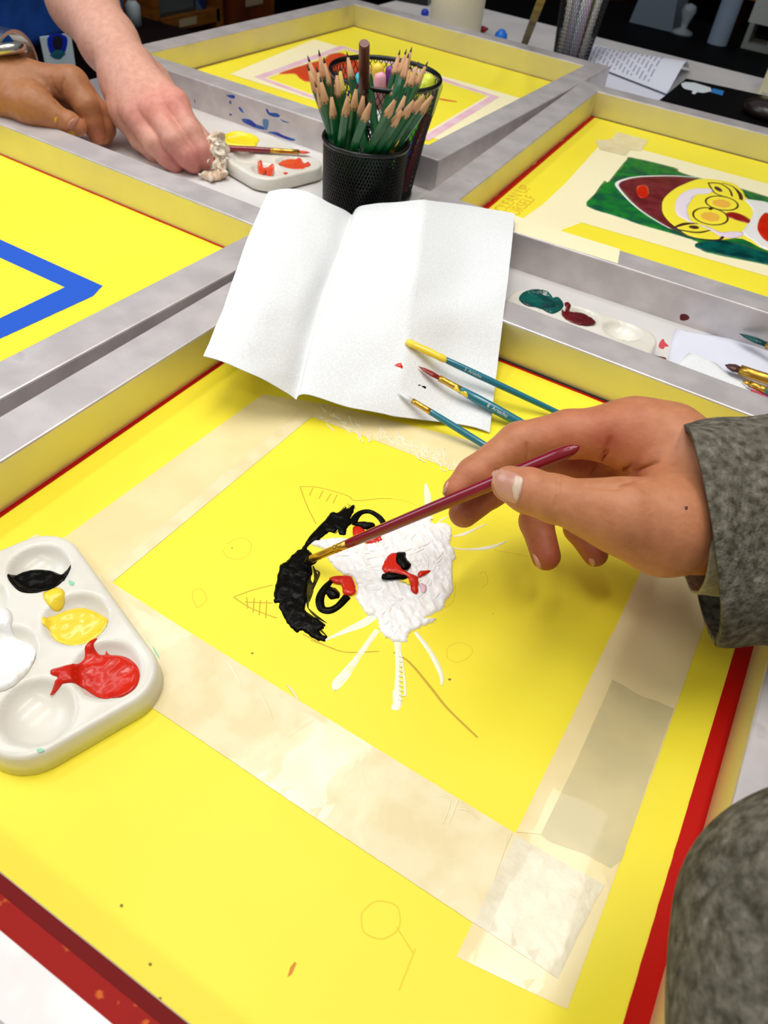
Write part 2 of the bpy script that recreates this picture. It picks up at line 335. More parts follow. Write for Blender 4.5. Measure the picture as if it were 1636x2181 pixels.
for i in range(46):   # raised scribbles in the varnish on the top tape
    u = i / 46; x = 690 + 280 * u + random.uniform(-10, 10); y = 872 + 105 * u + random.uniform(-14, 26)
    q = W2([(x, y), (x + random.uniform(-6, 4), y + random.uniform(6, 12)), (x + random.uniform(2, 16), y + random.uniform(8, 24))]); ribbon(q, .0007, flat(.0003), .0004, g)
g.obj('varnish_scribbles', mat('clear_varnish', (255, 250, 225), .08, coat=.8), SM, smooth=True, kind='stuff')
g = G()
for a in crop(440, 1000, 2.337, [(0, 0)]): pass
for pts in ([(398, 1070), (455, 1150)], [(330, 1310), (440, 1160)], [(400, 1340), (540, 1245)], [(250, 1080), (330, 1250)], [(90, 930), (180, 1090)], [(0, 1050), (30, 930)]):
    ribbon(W2(crop(440, 1000, 2.337, [pts[0], ((pts[0][0] + pts[1][0]) / 2 + 6, (pts[0][1] + pts[1][1]) / 2), pts[1]])), [.0003, .0014, .0004], flat(.0004), .0001, g)
for pts in ([(60, 760), (130, 790), (95, 900)], [(165, 790), (140, 860), (120, 900)], [(165, 830), (215, 835), (265, 880)], [(420, 945), (380, 1040), (335, 1170)], [(405, 950), (370, 1060)], [(585, 1075), (600, 1120)], [(740, 1155), (770, 1200), (785, 1290)]):
    ribbon(W2(crop(900, 1350, 2.223, pts)), .0009, flat(.0005), .00012, g)
g.each('tape_wrinkle', TAPEW, SM, smooth=True)

# ---- pencil drawing and painting on the near screen (crop frame of the photo region 440,1000)
K = lambda pts: W2(crop(440, 1000, 2.337, pts))
def outline(pts, n=5, jit=.0003, seed=0):
    P = catmull(K(pts), n); return P + np.array([[noise.noise(Vector((p[0] * 700 + seed, p[1] * 700, 1))), noise.noise(Vector((p[0] * 700, p[1] * 700 + seed, 9)))] for p in P]) * jit * 2
g = G()
for pts in ([(465, 85), (560, 90), (700, 130), (740, 155), (860, 145), (920, 145)], [(465, 85), (500, 180), (545, 270)], [(530, 90), (512, 130)], [(580, 105), (560, 145)], [(620, 120), (595, 160)], [(650, 125), (630, 168)],
            [(135, 635), (230, 600), (330, 575)], [(135, 635), (220, 690), (350, 740)], [(200, 635), (205, 692)], [(238, 640), (232, 712)], [(268, 650), (262, 725)], [(300, 650), (294, 740)], [(190, 660), (330, 665)],
            [(480, 820), (600, 880), (700, 910), (860, 905)], [(520, 850), (640, 895)]): ribbon(K(pts), .0006, flat(0), .00003, g, k=3)
ribbon(K([(930, 910), (1010, 960), (1120, 1090), (1200, 1190), (1350, 1335)]), [.0008, .0012, .0014, .0013, .001], flat(0), .00003, g, k=3)
g.each('pencil_line', PNCL, SM)
g = G()
for pts in ([(920, 145), (980, 155), (1050, 180)], [(1430, 400), (1600, 432)], [(100, 370), (180, 340), (225, 380), (190, 440), (110, 440), (80, 400)], [(1200, 940), (1250, 960), (1310, 930), (1320, 890), (1260, 860), (1200, 890), (1200, 940)], [(-45, 690), (-70, 640), (-60, 600), (-20, 600), (0, 650), (-45, 690)], [(1190, 690), (1230, 650), (1240, 560)], [(720, 260), (800, 350)]): ribbon(K(pts), .0005, flat(0), .00002, g, k=3)
for pts in ([(1360, 520), (1385, 510), (1400, 560), (1370, 590)],): ribbon(K(pts), .0005, flat(0), .00002, g, k=3)
Z = W2
for pts in ([(770, 1945), (800, 1920), (845, 1930), (850, 1975), (815, 2000), (775, 1985), (770, 1945)], [(845, 1975), (880, 2030)], [(885, 2020), (850, 2110)]): ribbon(W2(pts), .0006, flat(0), .00002, g, k=3)
g.each('ghost_image_line', PNCF, SM)
g = G()
for x, y, r in ((127, 390, 3), (228, 915, 5), (1210, 1045, 6), (1427, 718, 2), (1170, 380, 2)): dab(K([(x + r * 1.4 * math.cos(a), y + r * math.sin(a)) for a in np.linspace(0, 2 * PI, 9)[:-1]]), flat(0), .00003, g=g)
for x, y in ((259, 1929), (320, 2054), (341, 2127)): dab(W2([(x + 4 * math.cos(a), y + 4 * math.sin(a)) for a in np.linspace(0, 2 * PI, 9)[:-1]]), flat(0), .00003, g=g)
g.each('speck', mat('olive_specks', (150, 130, 30), .7), SM)
dab(W2([(612, 2082), (618, 2060), (628, 2048), (632, 2052), (622, 2075)]), flat(0), .00004).obj('orange_smear', mat('orange_smear', (222, 140, 30), .6), SM)

wp = outline([(520, 370), (560, 350), (680, 342), (740, 352), (800, 372), (860, 340), (920, 300), (1000, 262), (1060, 235), (1110, 240), (1130, 272), (1195, 268), (1222, 310), (1212, 360), (1240, 430), (1222, 480), (1226, 600), (1192, 650), (1180, 690), (1140, 715), (1090, 740), (1140, 742), (1130, 758), (1060, 790), (1005, 822), (1000, 858), (945, 860), (900, 838), (862, 800), (850, 745), (795, 722), (770, 680), (740, 640), (752, 600), (728, 540), (680, 520), (640, 490), (612, 452), (596, 425), (628, 405), (560, 392)], 5, .0006)
dab(wp, flat(0), .0011, sp=.0011, edge=.0016, amp=.0006, fs=260, seed=2, ridge=(.9, 420, .0016)).obj('white_paint', WHP, SM, smooth=True)
g = G(); wpx = wp
for i in range(210):
    c = wpx.min(0) + rng.random(2) * (wpx.max(0) - wpx.min(0))
    if not inside(c[None], wpx)[0] or bdist(c[None], wpx)[0] < .003: continue
    a = rng.uniform(0, PI) if rng.random() < .4 else 1.2 + .5 * math.sin(c[0] * 60); L = rng.uniform(.002, .006); d = np.array([math.cos(a), math.sin(a)]) * L; q = np.array([-d[1], d[0]]) * rng.uniform(-.3, .3)
    ribbon([c - d, c + q, c + d], [.0006, rng.uniform(.0016, .0034), .0006], flat(.0009), rng.uniform(.0006, .0010), g, n=3)
g.obj('white_paint_ridges', WHP, SM, smooth=True, kind='stuff')
g = G()
for pts, w in (([(590, 850), (700, 800), (780, 765), (850, 720)], [.001, .003, .0045, .004]), ([(640, 1100), (648, 1070), (690, 1020), (760, 925), (850, 800)], [.0015, .005, .0048, .003, .003]),
               ([(920, 1180), (948, 1172), (950, 1060), (955, 950), (950, 850)], [.002, .0042, .0025, .003, .0035]), ([(965, 1170), (950, 1150), (942, 1100)], [.0015, .004, .003]), ([(1170, 1075), (1168, 1020), (1115, 910), (1040, 810)], [.001, .0024, .0028, .002]),
               ([(1225, 335), (1280, 322), (1330, 300), (1390, 272)], [.001, .0022, .0014, .0008]), ([(1225, 390), (1300, 398), (1410, 388), (1490, 358)], [.001, .0014, .0026, .0008]),
               ([(1105, 250), (1100, 180), (1100, 130), (1092, 72)], [.004, .0035, .0042, .0018]), ([(1140, 280), (1170, 250), (1200, 235)], [.001, .0012, .0006]), ([(985, 1130), (990, 1100), (975, 960), (950, 860)], [.001, .0012, .0012, .001])):
    ribbon(K(pts), w, flat(0), .00035, g, n=6)
for i in range(10): ribbon(K([(957 + random.uniform(-3, 3), 930 + i * 24), (975, 938 + i * 24)]), [.0012, .0006], flat(.0004), .0006, g)
g.each('white_whisker', WHW, SM, smooth=True)
g = G()
bp = outline([(435, 420), (462, 398), (505, 402), (540, 440), (548, 462), (522, 482), (530, 510), (505, 560), (500, 640), (492, 705), (560, 748), (592, 778), (562, 808), (596, 832), (580, 856), (522, 836), (500, 815), (470, 800), (445, 812), (400, 762), (370, 705), (360, 662), (337, 662), (338, 600), (352, 540), (368, 475), (392, 462)], 5, .0004)
dab(bp, flat(0), .0009, sp=.0012, edge=.001, amp=.0003, fs=300, ridge=(.35, 300, .0005)).obj('black_paint', BLP, SM, smooth=True)
bp2 = outline([(468, 405), (500, 350), (545, 298), (600, 240), (620, 214), (655, 214), (690, 186), (702, 196), (732, 176), (736, 200), (718, 240), (726, 262), (700, 290), (692, 326), (658, 322), (655, 300), (632, 318), (610, 312), (560, 350), (520, 368), (492, 402)], 5, .0004)
dab(bp2, flat(0), .0008, sp=.0012, edge=.001, amp=.0003, fs=300, ridge=(1.5, 300, .0005)).obj('black_paint', BLP, SM, smooth=True)
g = G()
for pts, w in (([(520, 510), (500, 600), (505, 690)], .0028), ([(540, 500), (560, 520), (525, 600), (510, 650)], .0018), ([(500, 715), (560, 790), (600, 830)], .0014), ([(640, 235), (690, 180)], .0012), ([(668, 230), (715, 178)], .0012), ([(700, 235), (740, 182)], .0009), ([(640, 320), (690, 270)], .0016), ([(500, 520), (520, 590), (510, 660)], .003), ([(530, 480), (545, 540), (520, 610)], .0022), ([(480, 700), (530, 745), (585, 770)], .003), ([(505, 690), (545, 730), (600, 765)], .0016), ([(520, 800), (560, 830), (600, 845)], .002), ([(470, 650), (500, 640), (520, 600)], .002), ([(700, 170), (745, 195)], .0010), ([(550, 520), (530, 570), (500, 600)], .0010)): ribbon(K(pts), w * np.interp(np.linspace(0, 1, len(pts)), [0, .5, 1], [.3, 1, .2]), flat(0), .00012, g)
g.each('thin_black_stroke', BLW, SM, smooth=True)
g = G()
for pts, w in (([(728, 275), (742, 238), (770, 214), (810, 210), (845, 226), (872, 252), (892, 292)], [.0045, .0045, .0036, .0034, .0036, .0038, .0038]), ([(628, 548), (590, 590), (565, 640), (572, 690), (610, 702), (655, 680), (700, 632)], [.0024, .004, .0046, .0046, .0046, .004, .0046])): ribbon(K(pts), w, flat(0), .0012, g, n=6)
dab(outline([(725, 275), (770, 260), (825, 266), (842, 286), (800, 300), (765, 290)]), flat(.0001), .0016, g=g); dab(outline([(590, 598), (622, 585), (662, 612), (658, 640), (612, 642)]), flat(.0001), .0016, g=g)
g.each('black_eye_mark', BLP, SM, smooth=True)
for nm, pts, z in (('red_patch', [(730, 292), (765, 292), (800, 318), (880, 345), (860, 372), (820, 376), (780, 362), (735, 345)], .0010), ('red_patch', [(612, 545), (660, 535), (720, 540), (742, 600), (735, 625), (700, 632), (680, 620), (672, 580), (640, 572)], .0010),
                   ('red_nose', [(885, 470), (905, 440), (945, 428), (962, 480), (988, 518), (1045, 545), (1052, 590), (1045, 628), (1020, 618), (1008, 570), (990, 548), (940, 535), (890, 530), (872, 500)], .0021), ('red_patch', [(1055, 520), (1085, 514), (1110, 518), (1085, 536), (1050, 548)], .0021)):
    dab(outline(pts), flat(z), .001, sp=.0015, amp=.0002).obj(nm, RDP, SM, smooth=True)
dab(outline([(1060, 580), (1085, 585), (1092, 612), (1070, 625)]), flat(.0021), .0006).obj('pink_patch', PINK, SM, smooth=True)
dab(outline([(985, 545), (1005, 555), (1010, 585), (985, 575), (960, 563)]), flat(.0021), .0004).obj('yellow_patch', YEL, SM, smooth=True)
for pts in ([(945, 430), (985, 430), (992, 460), (1014, 490), (990, 516), (958, 500), (938, 470)], [(868, 548), (892, 530), (930, 528), (995, 547), (985, 560), (920, 564), (880, 562)]): dab(outline(pts), flat(.0027), .0012).obj('black_nostril', BLP, SM, smooth=True)

# ---- left screen: blue tape rectangle
quad('blue_tape', [(0, 510), (219, 609), (195, 632), (138, 612), (0, 549), (-420, 380), (-420, 338)], BLUET, SQ, 0, wob=.0002)
quad('blue_tape', [(219, 609), (198, 631), (0, 722), (-420, 925), (-420, 868), (0, 678), (138, 612)], BLUET, SQ, .00015, wob=.0003)

# ---- far screen: taped window and orange-red patch
il, it, ir = at(570, 167), at(735, 106), at(1037, 205); ib = il + ir - it
ol, ot, orr = at(490, 158), at(668, 84), at(1110, 210); ob = ol + orr - ot
def band(name, A, B, m, r, z):
    V = [tuple(p[:2]) + (z,) for p in A + B] + [tuple(p[:2]) + (z - .0001,) for p in A + B]; n = 4
    F = [(i, (i + 1) % n, n + (i + 1) % n, n + i) for i in range(n)]; return mesh(name, V, F, m, r)
CRM = mat('cream_masking_film', (255, 244, 200), .5)
band('cream_tape_border', [ol, ot, orr, ob], [il, it, ir, ib], CRM, SU, .0003)
e = .88; c_ = (il + ir) / 2
band('pink_border', [c_ + (p - c_) * 1.12 for p in (il, it, ir, ib)], [c_ + (p - c_) * 1.03 for p in (il, it, ir, ib)], PINK, SU, .0005)
dab(catmull(W2(crop(400, 0, 2.727, [(530, 430), (600, 400), (700, 370), (790, 345), (820, 318), (890, 308), (960, 340), (1100, 420), (1150, 500), (1000, 520), (940, 480), (880, 480), (820, 455), (760, 470), (690, 475), (650, 455), (620, 430)])), 4), flat(.0002), .0006, sp=.003).obj('orange_red_paint_patch', ORP, SU, smooth=True)
ribbon(W2(crop(400, 0, 2.727, [(1450, 572), (1500, 582), (1562, 592)])), [.004, .006, .003], flat(.0002), .0004).obj('orange_stroke', ORP, SU)
g = G(); UM = ROOTM[SU.name]
def ulocal(px, py):   # a point on the outer front face of the far screen's lower rail
    Mi = np.array(UM.inverted()); o = Mi[:3, :3] @ CAM + Mi[:3, 3]; d = Mi[:3, :3] @ ray(px, py); t_ = (-RW - o[1]) / d[1]; return o + d * t_
def face(M_, y):
    A = np.array(M_)
    def s(P): L = np.column_stack([P[:, 0], np.full(len(P), y), P[:, 1]]); return L @ A[:3, :3].T + A[:3, 3], np.tile(-A[:3, 1], (len(P), 1))
    return s
def rail_dabs(name, m, S_, polys, ox, oy, s):
    Mi = np.array(ROOTM[S_.name].inverted()); g = G()
    for pts in polys:
        uv = []
        for px, py in crop(ox, oy, s, pts):
            o = Mi[:3, :3] @ CAM + Mi[:3, 3]; d = Mi[:3, :3] @ ray(px, py); p = o + d * ((-RW - o[1]) / d[1]); uv.append((p[0], p[2]))
        dab(catmull(uv, 3), face(ROOTM[S_.name], -RW), .0001, sp=.002, edge=.0005, g=g)
    g.each(name, m, S_)
rail_dabs('blue_paint_stain', mat('blue_paint', (10, 30, 160), .4, 0, (30, 90, 170), scale=80), SU, [[(760, 1035), (830, 1042), (880, 1080), (940, 1102), (960, 1130), (900, 1122), (830, 1095), (768, 1062)], [(965, 948), (985, 955), (1000, 980), (1060, 985), (1090, 1010), (1060, 1022), (990, 1000)],
    [(620, 828), (690, 830), (692, 858), (655, 852)], [(648, 880), (665, 880), (662, 908), (652, 905)], [(728, 932), (750, 940), (775, 985), (742, 965)], [(980, 1150), (1060, 1150), (1120, 1180), (1225, 1215), (1180, 1225), (1050, 1175)], [(250, 830), (285, 842), (280, 892), (262, 884)], [(1090, 1035), (1120, 1050), (1175, 1070), (1120, 1062)], [(645, 990), (672, 995), (660, 1010)]], 330, 0, 4.09)
rail_dabs('pale_blue_paint_stain', mat('pale_blue_paint', (90, 130, 170), .5), SU, [[(940, 1040), (992, 1050), (978, 1132), (948, 1112)], [(340, 860), (352, 880), (346, 905)]], 330, 0, 4.09)

# ---- right screen: tape, lettering and the painted face
J = lambda pts: crop(1200, 300, 3.752, pts)
q4 = lambda pts: crop(980, 250, 2.494, pts)
quad('packing_tape', q4([(740, 150), (930, 205), (640, 560), (500, 612), (285, 598), (290, 540), (318, 548), (440, 462), (560, 350)]), CRM, SG, 0)
quad('packing_tape', J([(620, 70), (1636, 345), (2300, 530), (2300, 640), (1636, 450), (1060, 290), (545, 130), (400, 90)]), CRM, SG, .00012)
quad('packing_tape', J([(185, 520), (1080, 810), (1636, 965), (2300, 1150), (2300, 1290), (1636, 1085), (70, 632), (-28, 730), (-389, 712), (-370, 640), (-60, 560)]), CRM, SG, .00024)
quad('tape_patch', q4([(718, 125), (800, 118), (835, 78), (1000, 122), (960, 182), (905, 175), (880, 205), (742, 172)]), TAPEW, SG, .0004)
dab(W2(q4([(289, 520), (540, 604), (850, 700), (838, 776), (560, 690), (289, 606)]), RH), flat(RH), .0001, sp=.01).obj('rail_tape', CRM, SG)
Mt = Matrix.Translation(Vector((*at(*q4([(232, 508)])[0])[:2], .0001))) @ Matrix.Rotation(PI / 2 + GA, 4, 'Z')
text('lettering', 'CLEAN UP', .0185, Mt, TXTY, SG, ext=.00003)
Mt = Matrix.Translation(Vector((*at(*q4([(258, 570)])[0])[:2], .0001))) @ Matrix.Rotation(PI / 2 + GA, 4, 'Z')
text('lettering', 'YOURSELF', .0185, Mt, TXTY, SG, ext=.00003)
def jd(name, pts, m, z, th=.0003, sm=3, sp=.003): dab(catmull(W2(J(pts)), sm), flat(z), th, sp=sp, edge=.0006, amp=th * .3).obj(name, m, SG, smooth=True)
jd('green_background', [(185, 522), (250, 425), (325, 322), (355, 332), (430, 240), (505, 152), (550, 135), (890, 215), (920, 245), (1065, 292), (1280, 342), (1480, 400), (1636, 448), (1900, 520), (1900, 1080), (1636, 998), (1250, 920), (1105, 880), (1078, 812), (790, 722), (640, 682), (430, 612)], GRP, .0003)
jd('teal_background', [(1075, 815), (1300, 800), (1640, 900), (1900, 960), (1900, 1070), (1636, 992), (1110, 878)], TLP, .0005)
jd('dark_red_hat', [(430, 345), (480, 318), (620, 293), (870, 288), (1080, 312), (980, 345), (880, 395), (800, 470), (785, 540), (800, 600), (885, 695), (855, 710), (740, 632), (600, 540), (500, 432)], mat('maroon_wash', (104, 24, 26), .3, 0, (130, 40, 50), (80, 10, 14), scale=50, coat=.3), .0006)
g = G(); ribbon(W2(J([(1060, 297), (870, 285), (620, 290), (490, 313), (428, 347), (452, 400), (560, 515), (700, 620), (850, 706)])), [.0008, .002, .0024, .003, .0045, .0036, .0026, .002, .001], flat(.0008), .0003, g); g.obj('white_hat_trim', WHP, SG, smooth=True)
jd('yellow_face', [(1080, 312), (980, 345), (880, 395), (800, 470), (785, 540), (800, 600), (850, 660), (905, 702), (1000, 765), (1120, 792), (1260, 800), (1430, 790), (1640, 890), (1900, 900), (1900, 620), (1640, 510), (1470, 470), (1430, 405), (1350, 345), (1200, 315)], YEL, .0010)
jd('white_beard', [(1440, 475), (1540, 485), (1640, 505), (1900, 600), (1900, 840), (1640, 885), (1500, 800), (1425, 750), (1450, 700), (1490, 640), (1512, 580), (1480, 520)], WHP, .0014)
jd('white_hair', [(920, 450), (1000, 400), (1100, 388), (1200, 400), (1150, 432), (1060, 440), (1010, 500), (988, 560), (1010, 640), (1062, 682), (980, 645), (905, 600), (888, 525)], mat('pinkish_white_paint', (246, 232, 242), .4, coat=.2), .0014)
jd('white_moustache', [(1075, 680), (1160, 700), (1250, 740), (1330, 735), (1425, 740), (1420, 775), (1330, 788), (1240, 770), (1180, 730)], mat('lilac_white_paint', (240, 220, 236), .4), .0015)
jd('red_coat', [(1600, 590), (1640, 592), (1760, 640), (1790, 760), (1700, 830), (1636, 825), (1580, 780), (1545, 715), (1560, 640)], RDP, .0019)
jd('red_square', [(588, 368), (650, 360), (680, 385), (675, 450), (622, 465), (585, 430)], RDP, .0010, sm=2)
jd('red_mouth', [(1288, 592), (1350, 578), (1430, 602), (1490, 640), (1480, 668), (1400, 650), (1320, 622)], mat('crimson_paint', (160, 18, 12), .3, coat=.4), .0014)
g = G()
el = lambda cx, cy, rx, ry, rot=.16: [(cx + rx * math.cos(a) * math.cos(rot) - ry * math.sin(a) * math.sin(rot), cy + rx * math.cos(a) * math.sin(rot) + ry * math.sin(a) * math.cos(rot)) for a in np.linspace(0, 2 * PI, 25)]
for q in (el(1263, 508, 130, 54), el(1172, 613, 140, 66)): ribbon(W2(J(q)), .0022, flat(.0014), .0004, g, n=2)
ribbon(W2(J([(1165, 560), (1185, 542)])), .004, flat(.0014), .0004, g)
for pts, w in (([(1155, 345), (1250, 352), (1325, 400), (1345, 452)], .0026), ([(1155, 345), (1200, 420), (1262, 450), (1300, 458)], .002), ([(1262, 345), (1350, 375), (1405, 430), (1418, 482)], [.0012, .002, .005, .004]), ([(880, 702), (975, 672), (1072, 672)], [.002, .0052, .001]), ([(880, 710), (980, 732), (1080, 742), (1165, 725)], [.001, .003, .0034, .002]), ([(875, 716), (1000, 772), (1120, 797), (1240, 800), (1275, 768)], [.001, .0016, .0016, .0024, .0042])): ribbon(W2(J(pts)), w, flat(.0014), .0004, g)
for q in (el(1235, 395, 36, 14, .5)[:-1], el(1040, 700, 42, 14, .1)[:-1]): dab(W2(J(q)), flat(.0014), .0003, g=g)
g.each('brown_outline', BRWN, SG, smooth=True)
g = G()
for q in (el(1262, 510, 80, 34)[:-1], el(1172, 616, 84, 38)[:-1]): dab(W2(J(q)), flat(.0012), .0002, g=g)
g.each('peach_lens', PEACH, SG)
rail_dabs('maroon_paint_spot', MRP, SG, [[(440, 200), (470, 182), (530, 190), (565, 225), (555, 255), (500, 275), (440, 262)]], 1380, 640, 6.39)

# ------------------------------------------------------------------ palettes
def palette(label, cx, cy, ang, L, Wd, wells, Ht=.0125, cr=.018, group='white plastic paint palettes', bowl=.0075):
    r = root('paint_palette', label, 'paint palette', (cx, cy, 0), ang, group); M_ = np.array(ROOTM[r.name])
    def hz(X, Y):
        z = np.full(np.shape(X), Ht)
        for wx, wy, rx, ry in wells:
            q = np.sqrt(((X - wx) / rx) ** 2 + ((Y - wy) / ry) ** 2); z = z - bowl * np.clip(1 - q ** 2.6, 0, 1) ** .7
        return z
    n, m = int(L / .0015), int(Wd / .0015); V = []; hx, hy = L / 2, Wd / 2
    def rr(x, y):
        ax, ay = abs(x) - (hx - cr), abs(y) - (hy - cr)
        if ax > 0 and ay > 0:
            k = max(ax, ay); d = math.hypot(ax, ay); ax, ay = ax * k / d, ay * k / d; return math.copysign(hx - cr + ax, x), math.copysign(hy - cr + ay, y)
        return x, y
    for i in range(n + 1):
        for j in range(m + 1): V.append(rr(-hx + L * i / n, -hy + Wd * j / m))
    V = np.array(V); z = hz(V[:, 0], V[:, 1]); Pts = np.column_stack([V, z]); F = [(i * (m + 1) + j, (i + 1) * (m + 1) + j, (i + 1) * (m + 1) + j + 1, i * (m + 1) + j + 1) for i in range(n) for j in range(m)]
    ring = [j for j in range(m + 1)] + [i * (m + 1) + m for i in range(1, n + 1)] + [n * (m + 1) + j for j in range(m - 1, -1, -1)] + [i * (m + 1) for i in range(n - 1, 0, -1)]
    P = Pts.tolist(); prev = ring
    for off, dz in ((.0012, .0006), (.0020, .002), (.0026, .006), (.0034, Ht - .0006), (.0018, Ht - .0004)):
        cur = []
        for k in ring:
            q = V[k]; L_ = np.linalg.norm(q * np.array([1 / hx, 1 / hy])); d = np.sign(q) * np.maximum(np.abs(q) - np.array([hx - cr, hy - cr]), 0); nd = np.linalg.norm(d)
            d = d / nd if nd > 1e-6 else q / np.linalg.norm(q); cur.append(len(P)); P.append([q[0] + d[0] * off, q[1] + d[1] * off, Ht - dz])
        F += [(prev[a], prev[(a + 1) % len(ring)], cur[(a + 1) % len(ring)], cur[a]) for a in range(len(ring))]; prev = cur
    mesh('tray', P, F, PALW, r, smooth=True, local=True)
    def surf(B, level=None):   # world xy -> palette surface
        Mi = np.linalg.inv(M_); l = np.column_stack([B, np.zeros(len(B)), np.ones(len(B))]) @ Mi.T; z = hz(l[:, 0], l[:, 1]) + .0
        if level is not None: z = np.maximum(z, level)
        return np.column_stack([B, z + .0002]), np.tile([0, 0, 1.], (len(B), 1))
    return r, surf
def wells_px(c, ang, lst, z=.012):
    o = []
    for px, py, rx, ry in lst:
        p = at(px, py, z)[:2] - np.array(c); ca, sa = math.cos(-ang), math.sin(-ang); o.append((ca * p[0] - sa * p[1], sa * p[0] + ca * p[1], rx, ry))
    return o
# near palette: the axis of the three wells on its right side
pa, pb = at(85, 1210, .012), at(228, 1424, .012); ang1 = math.atan2(*(pb - pa)[[1, 0]])
ux = np.array([math.cos(ang1), math.sin(ang1)]); uy = np.array([-math.sin(ang1), math.cos(ang1)])
Rr = (at(345, 1430, .012)[:2] + 0); 
mid = (pa[:2] + pb[:2]) / 2
# extent across: right edge just beyond the wells
c1 = mid - uy * .0175
w1 = wells_px(c1, ang1, [(85, 1210, .0158, .0145), (163, 1318, .0158, .0145), (228, 1426, .0158, .0145), (78, 1515, .0165, .0150)])
w1 += [(w1[3][0] - .037, w1[3][1], .0150, .0145), (w1[3][0] - .073, w1[3][1], .0150, .0145)]
P1, s1 = palette('white six-well paint palette with black, yellow, red and white paint', c1[0], c1[1], ang1, .116, .073, w1)
C8 = lambda pts: W2(crop(0, 1120, 4.09, pts), .012)
def pool(name, pts, m, surf, r, level=.0082, th=.0012, amp=.0004, sp=.0016, label=None, ridge=None):
    dab(catmull(pts, 4), lambda B: surf(B, level), th, sp=sp, edge=.0014, amp=amp, fs=260, ridge=ridge).obj(name, m, r, smooth=True, label=label)
pool('black_paint_pool', C8([(66, 440), (110, 400), (200, 360), (300, 342), (430, 352), (520, 385), (560, 355), (615, 340), (600, 390), (560, 440), (555, 475), (480, 510), (400, 565), (300, 592), (180, 580), (100, 510)]), BLP, s1, P1)
pool('yellow_paint_pool', C8([(440, 760), (560, 700), (700, 676), (800, 700), (890, 750), (940, 820), (900, 900), (800, 975), (680, 1025), (600, 1025), (500, 990), (440, 930), (425, 885), (370, 860), (370, 810), (405, 790)]), YLP, s1, P1)
pool('yellow_paint_drop', C8([(375, 600), (430, 570), (500, 545), (560, 575), (560, 640), (510, 700), (450, 712), (400, 670)]), YLP, s1, P1)
pool('red_paint_pool', C8([(425, 1440), (450, 1385), (505, 1330), (445, 1300), (450, 1262), (520, 1240), (580, 1222), (660, 1200), (730, 1130), (745, 1060), (790, 1010), (850, 988), (815, 1040), (850, 1080), (905, 1085), (915, 1055), (945, 1085), (1040, 1095), (1130, 1130), (1200, 1220), (1215, 1330), (1180, 1420), (1080, 1490), (1000, 1502), (880, 1480), (790, 1430), (720, 1385), (620, 1372), (510, 1395)]), RDP, s1, P1, amp=.0007)
pool('white_paint_blob', C8([(-160, 720), (0, 715), (75, 735), (112, 800), (100, 905), (150, 950), (230, 985), (290, 1040), (310, 1090), (300, 1180), (240, 1290), (180, 1350), (110, 1410), (0, 1450), (-160, 1400)]), WHP, s1, P1, level=.004, th=.0022, amp=.0008)
g = G()
for pts in ([(1240, 940), (1275, 985), (1310, 1040), (1290, 1000)], [(1330, 1050), (1375, 1120), (1395, 1170), (1350, 1110)], [(320, 1960), (360, 1945), (390, 1960), (350, 1980)], [(600, 480), (650, 500), (640, 525), (610, 520)]): dab(catmull(C8(pts), 3), lambda B: s1(B), .0001, g=g)
g.each('green_stain', mat('green_stain', (150, 214, 180), .5), P1)
# palette by the pale hand
pc, pd = at(505, 330, .012), at(630, 372, .012)
c2 = (at(545, 328, .012))[:2]; ang2 = math.atan2(*(at(655, 350, .012) - at(535, 285, .012))[[1, 0]])
w2 = wells_px(c2, ang2, [(515, 297, .017, .016), (620, 347, .018, .014), (523, 333, .017, .013), (567, 362, .017, .013)])
P2, s2 = palette('white paint palette with yellow and orange-red paint beside the pale hand', c2[0] + .006, c2[1] + .004, ang2, .112, .082, wells_px(c2 + [.006, .004], ang2, [(515, 297, .018, .016), (622, 347, .018, .015), (523, 336, .017, .014), (568, 362, .017, .014)]))
C4 = lambda pts: W2(crop(380, 240, 5.1125, pts), .012)
pool('yellow_paint_pool', C4([(500, 250), (600, 215), (720, 225), (830, 260), (880, 300), (860, 340), (840, 372), (700, 375), (520, 350), (480, 300)]), mat('lemon_paint', (255, 232, 20), .3, coat=.3), s2, P2, level=.010)
pool('orange_red_paint_pool', C4([(1082, 545), (1140, 505), (1230, 492), (1320, 500), (1380, 540), (1420, 548), (1440, 580), (1400, 598), (1330, 605), (1200, 605), (1110, 575)]), ORP, s2, P2, level=.010)
pool('orange_red_paint_smear', C4([(865, 545), (900, 525), (925, 570), (960, 570), (1030, 568), (1040, 600), (1005, 680), (955, 670), (960, 600), (935, 640), (905, 672), (870, 620)]), ORP, s2, P2, level=.009)
dab(catmull(C4([(1140, 665), (1165, 655), (1195, 665), (1165, 682)]), 3), lambda B: s2(B), .0004).obj('orange_red_paint_spot', ORP, P2)
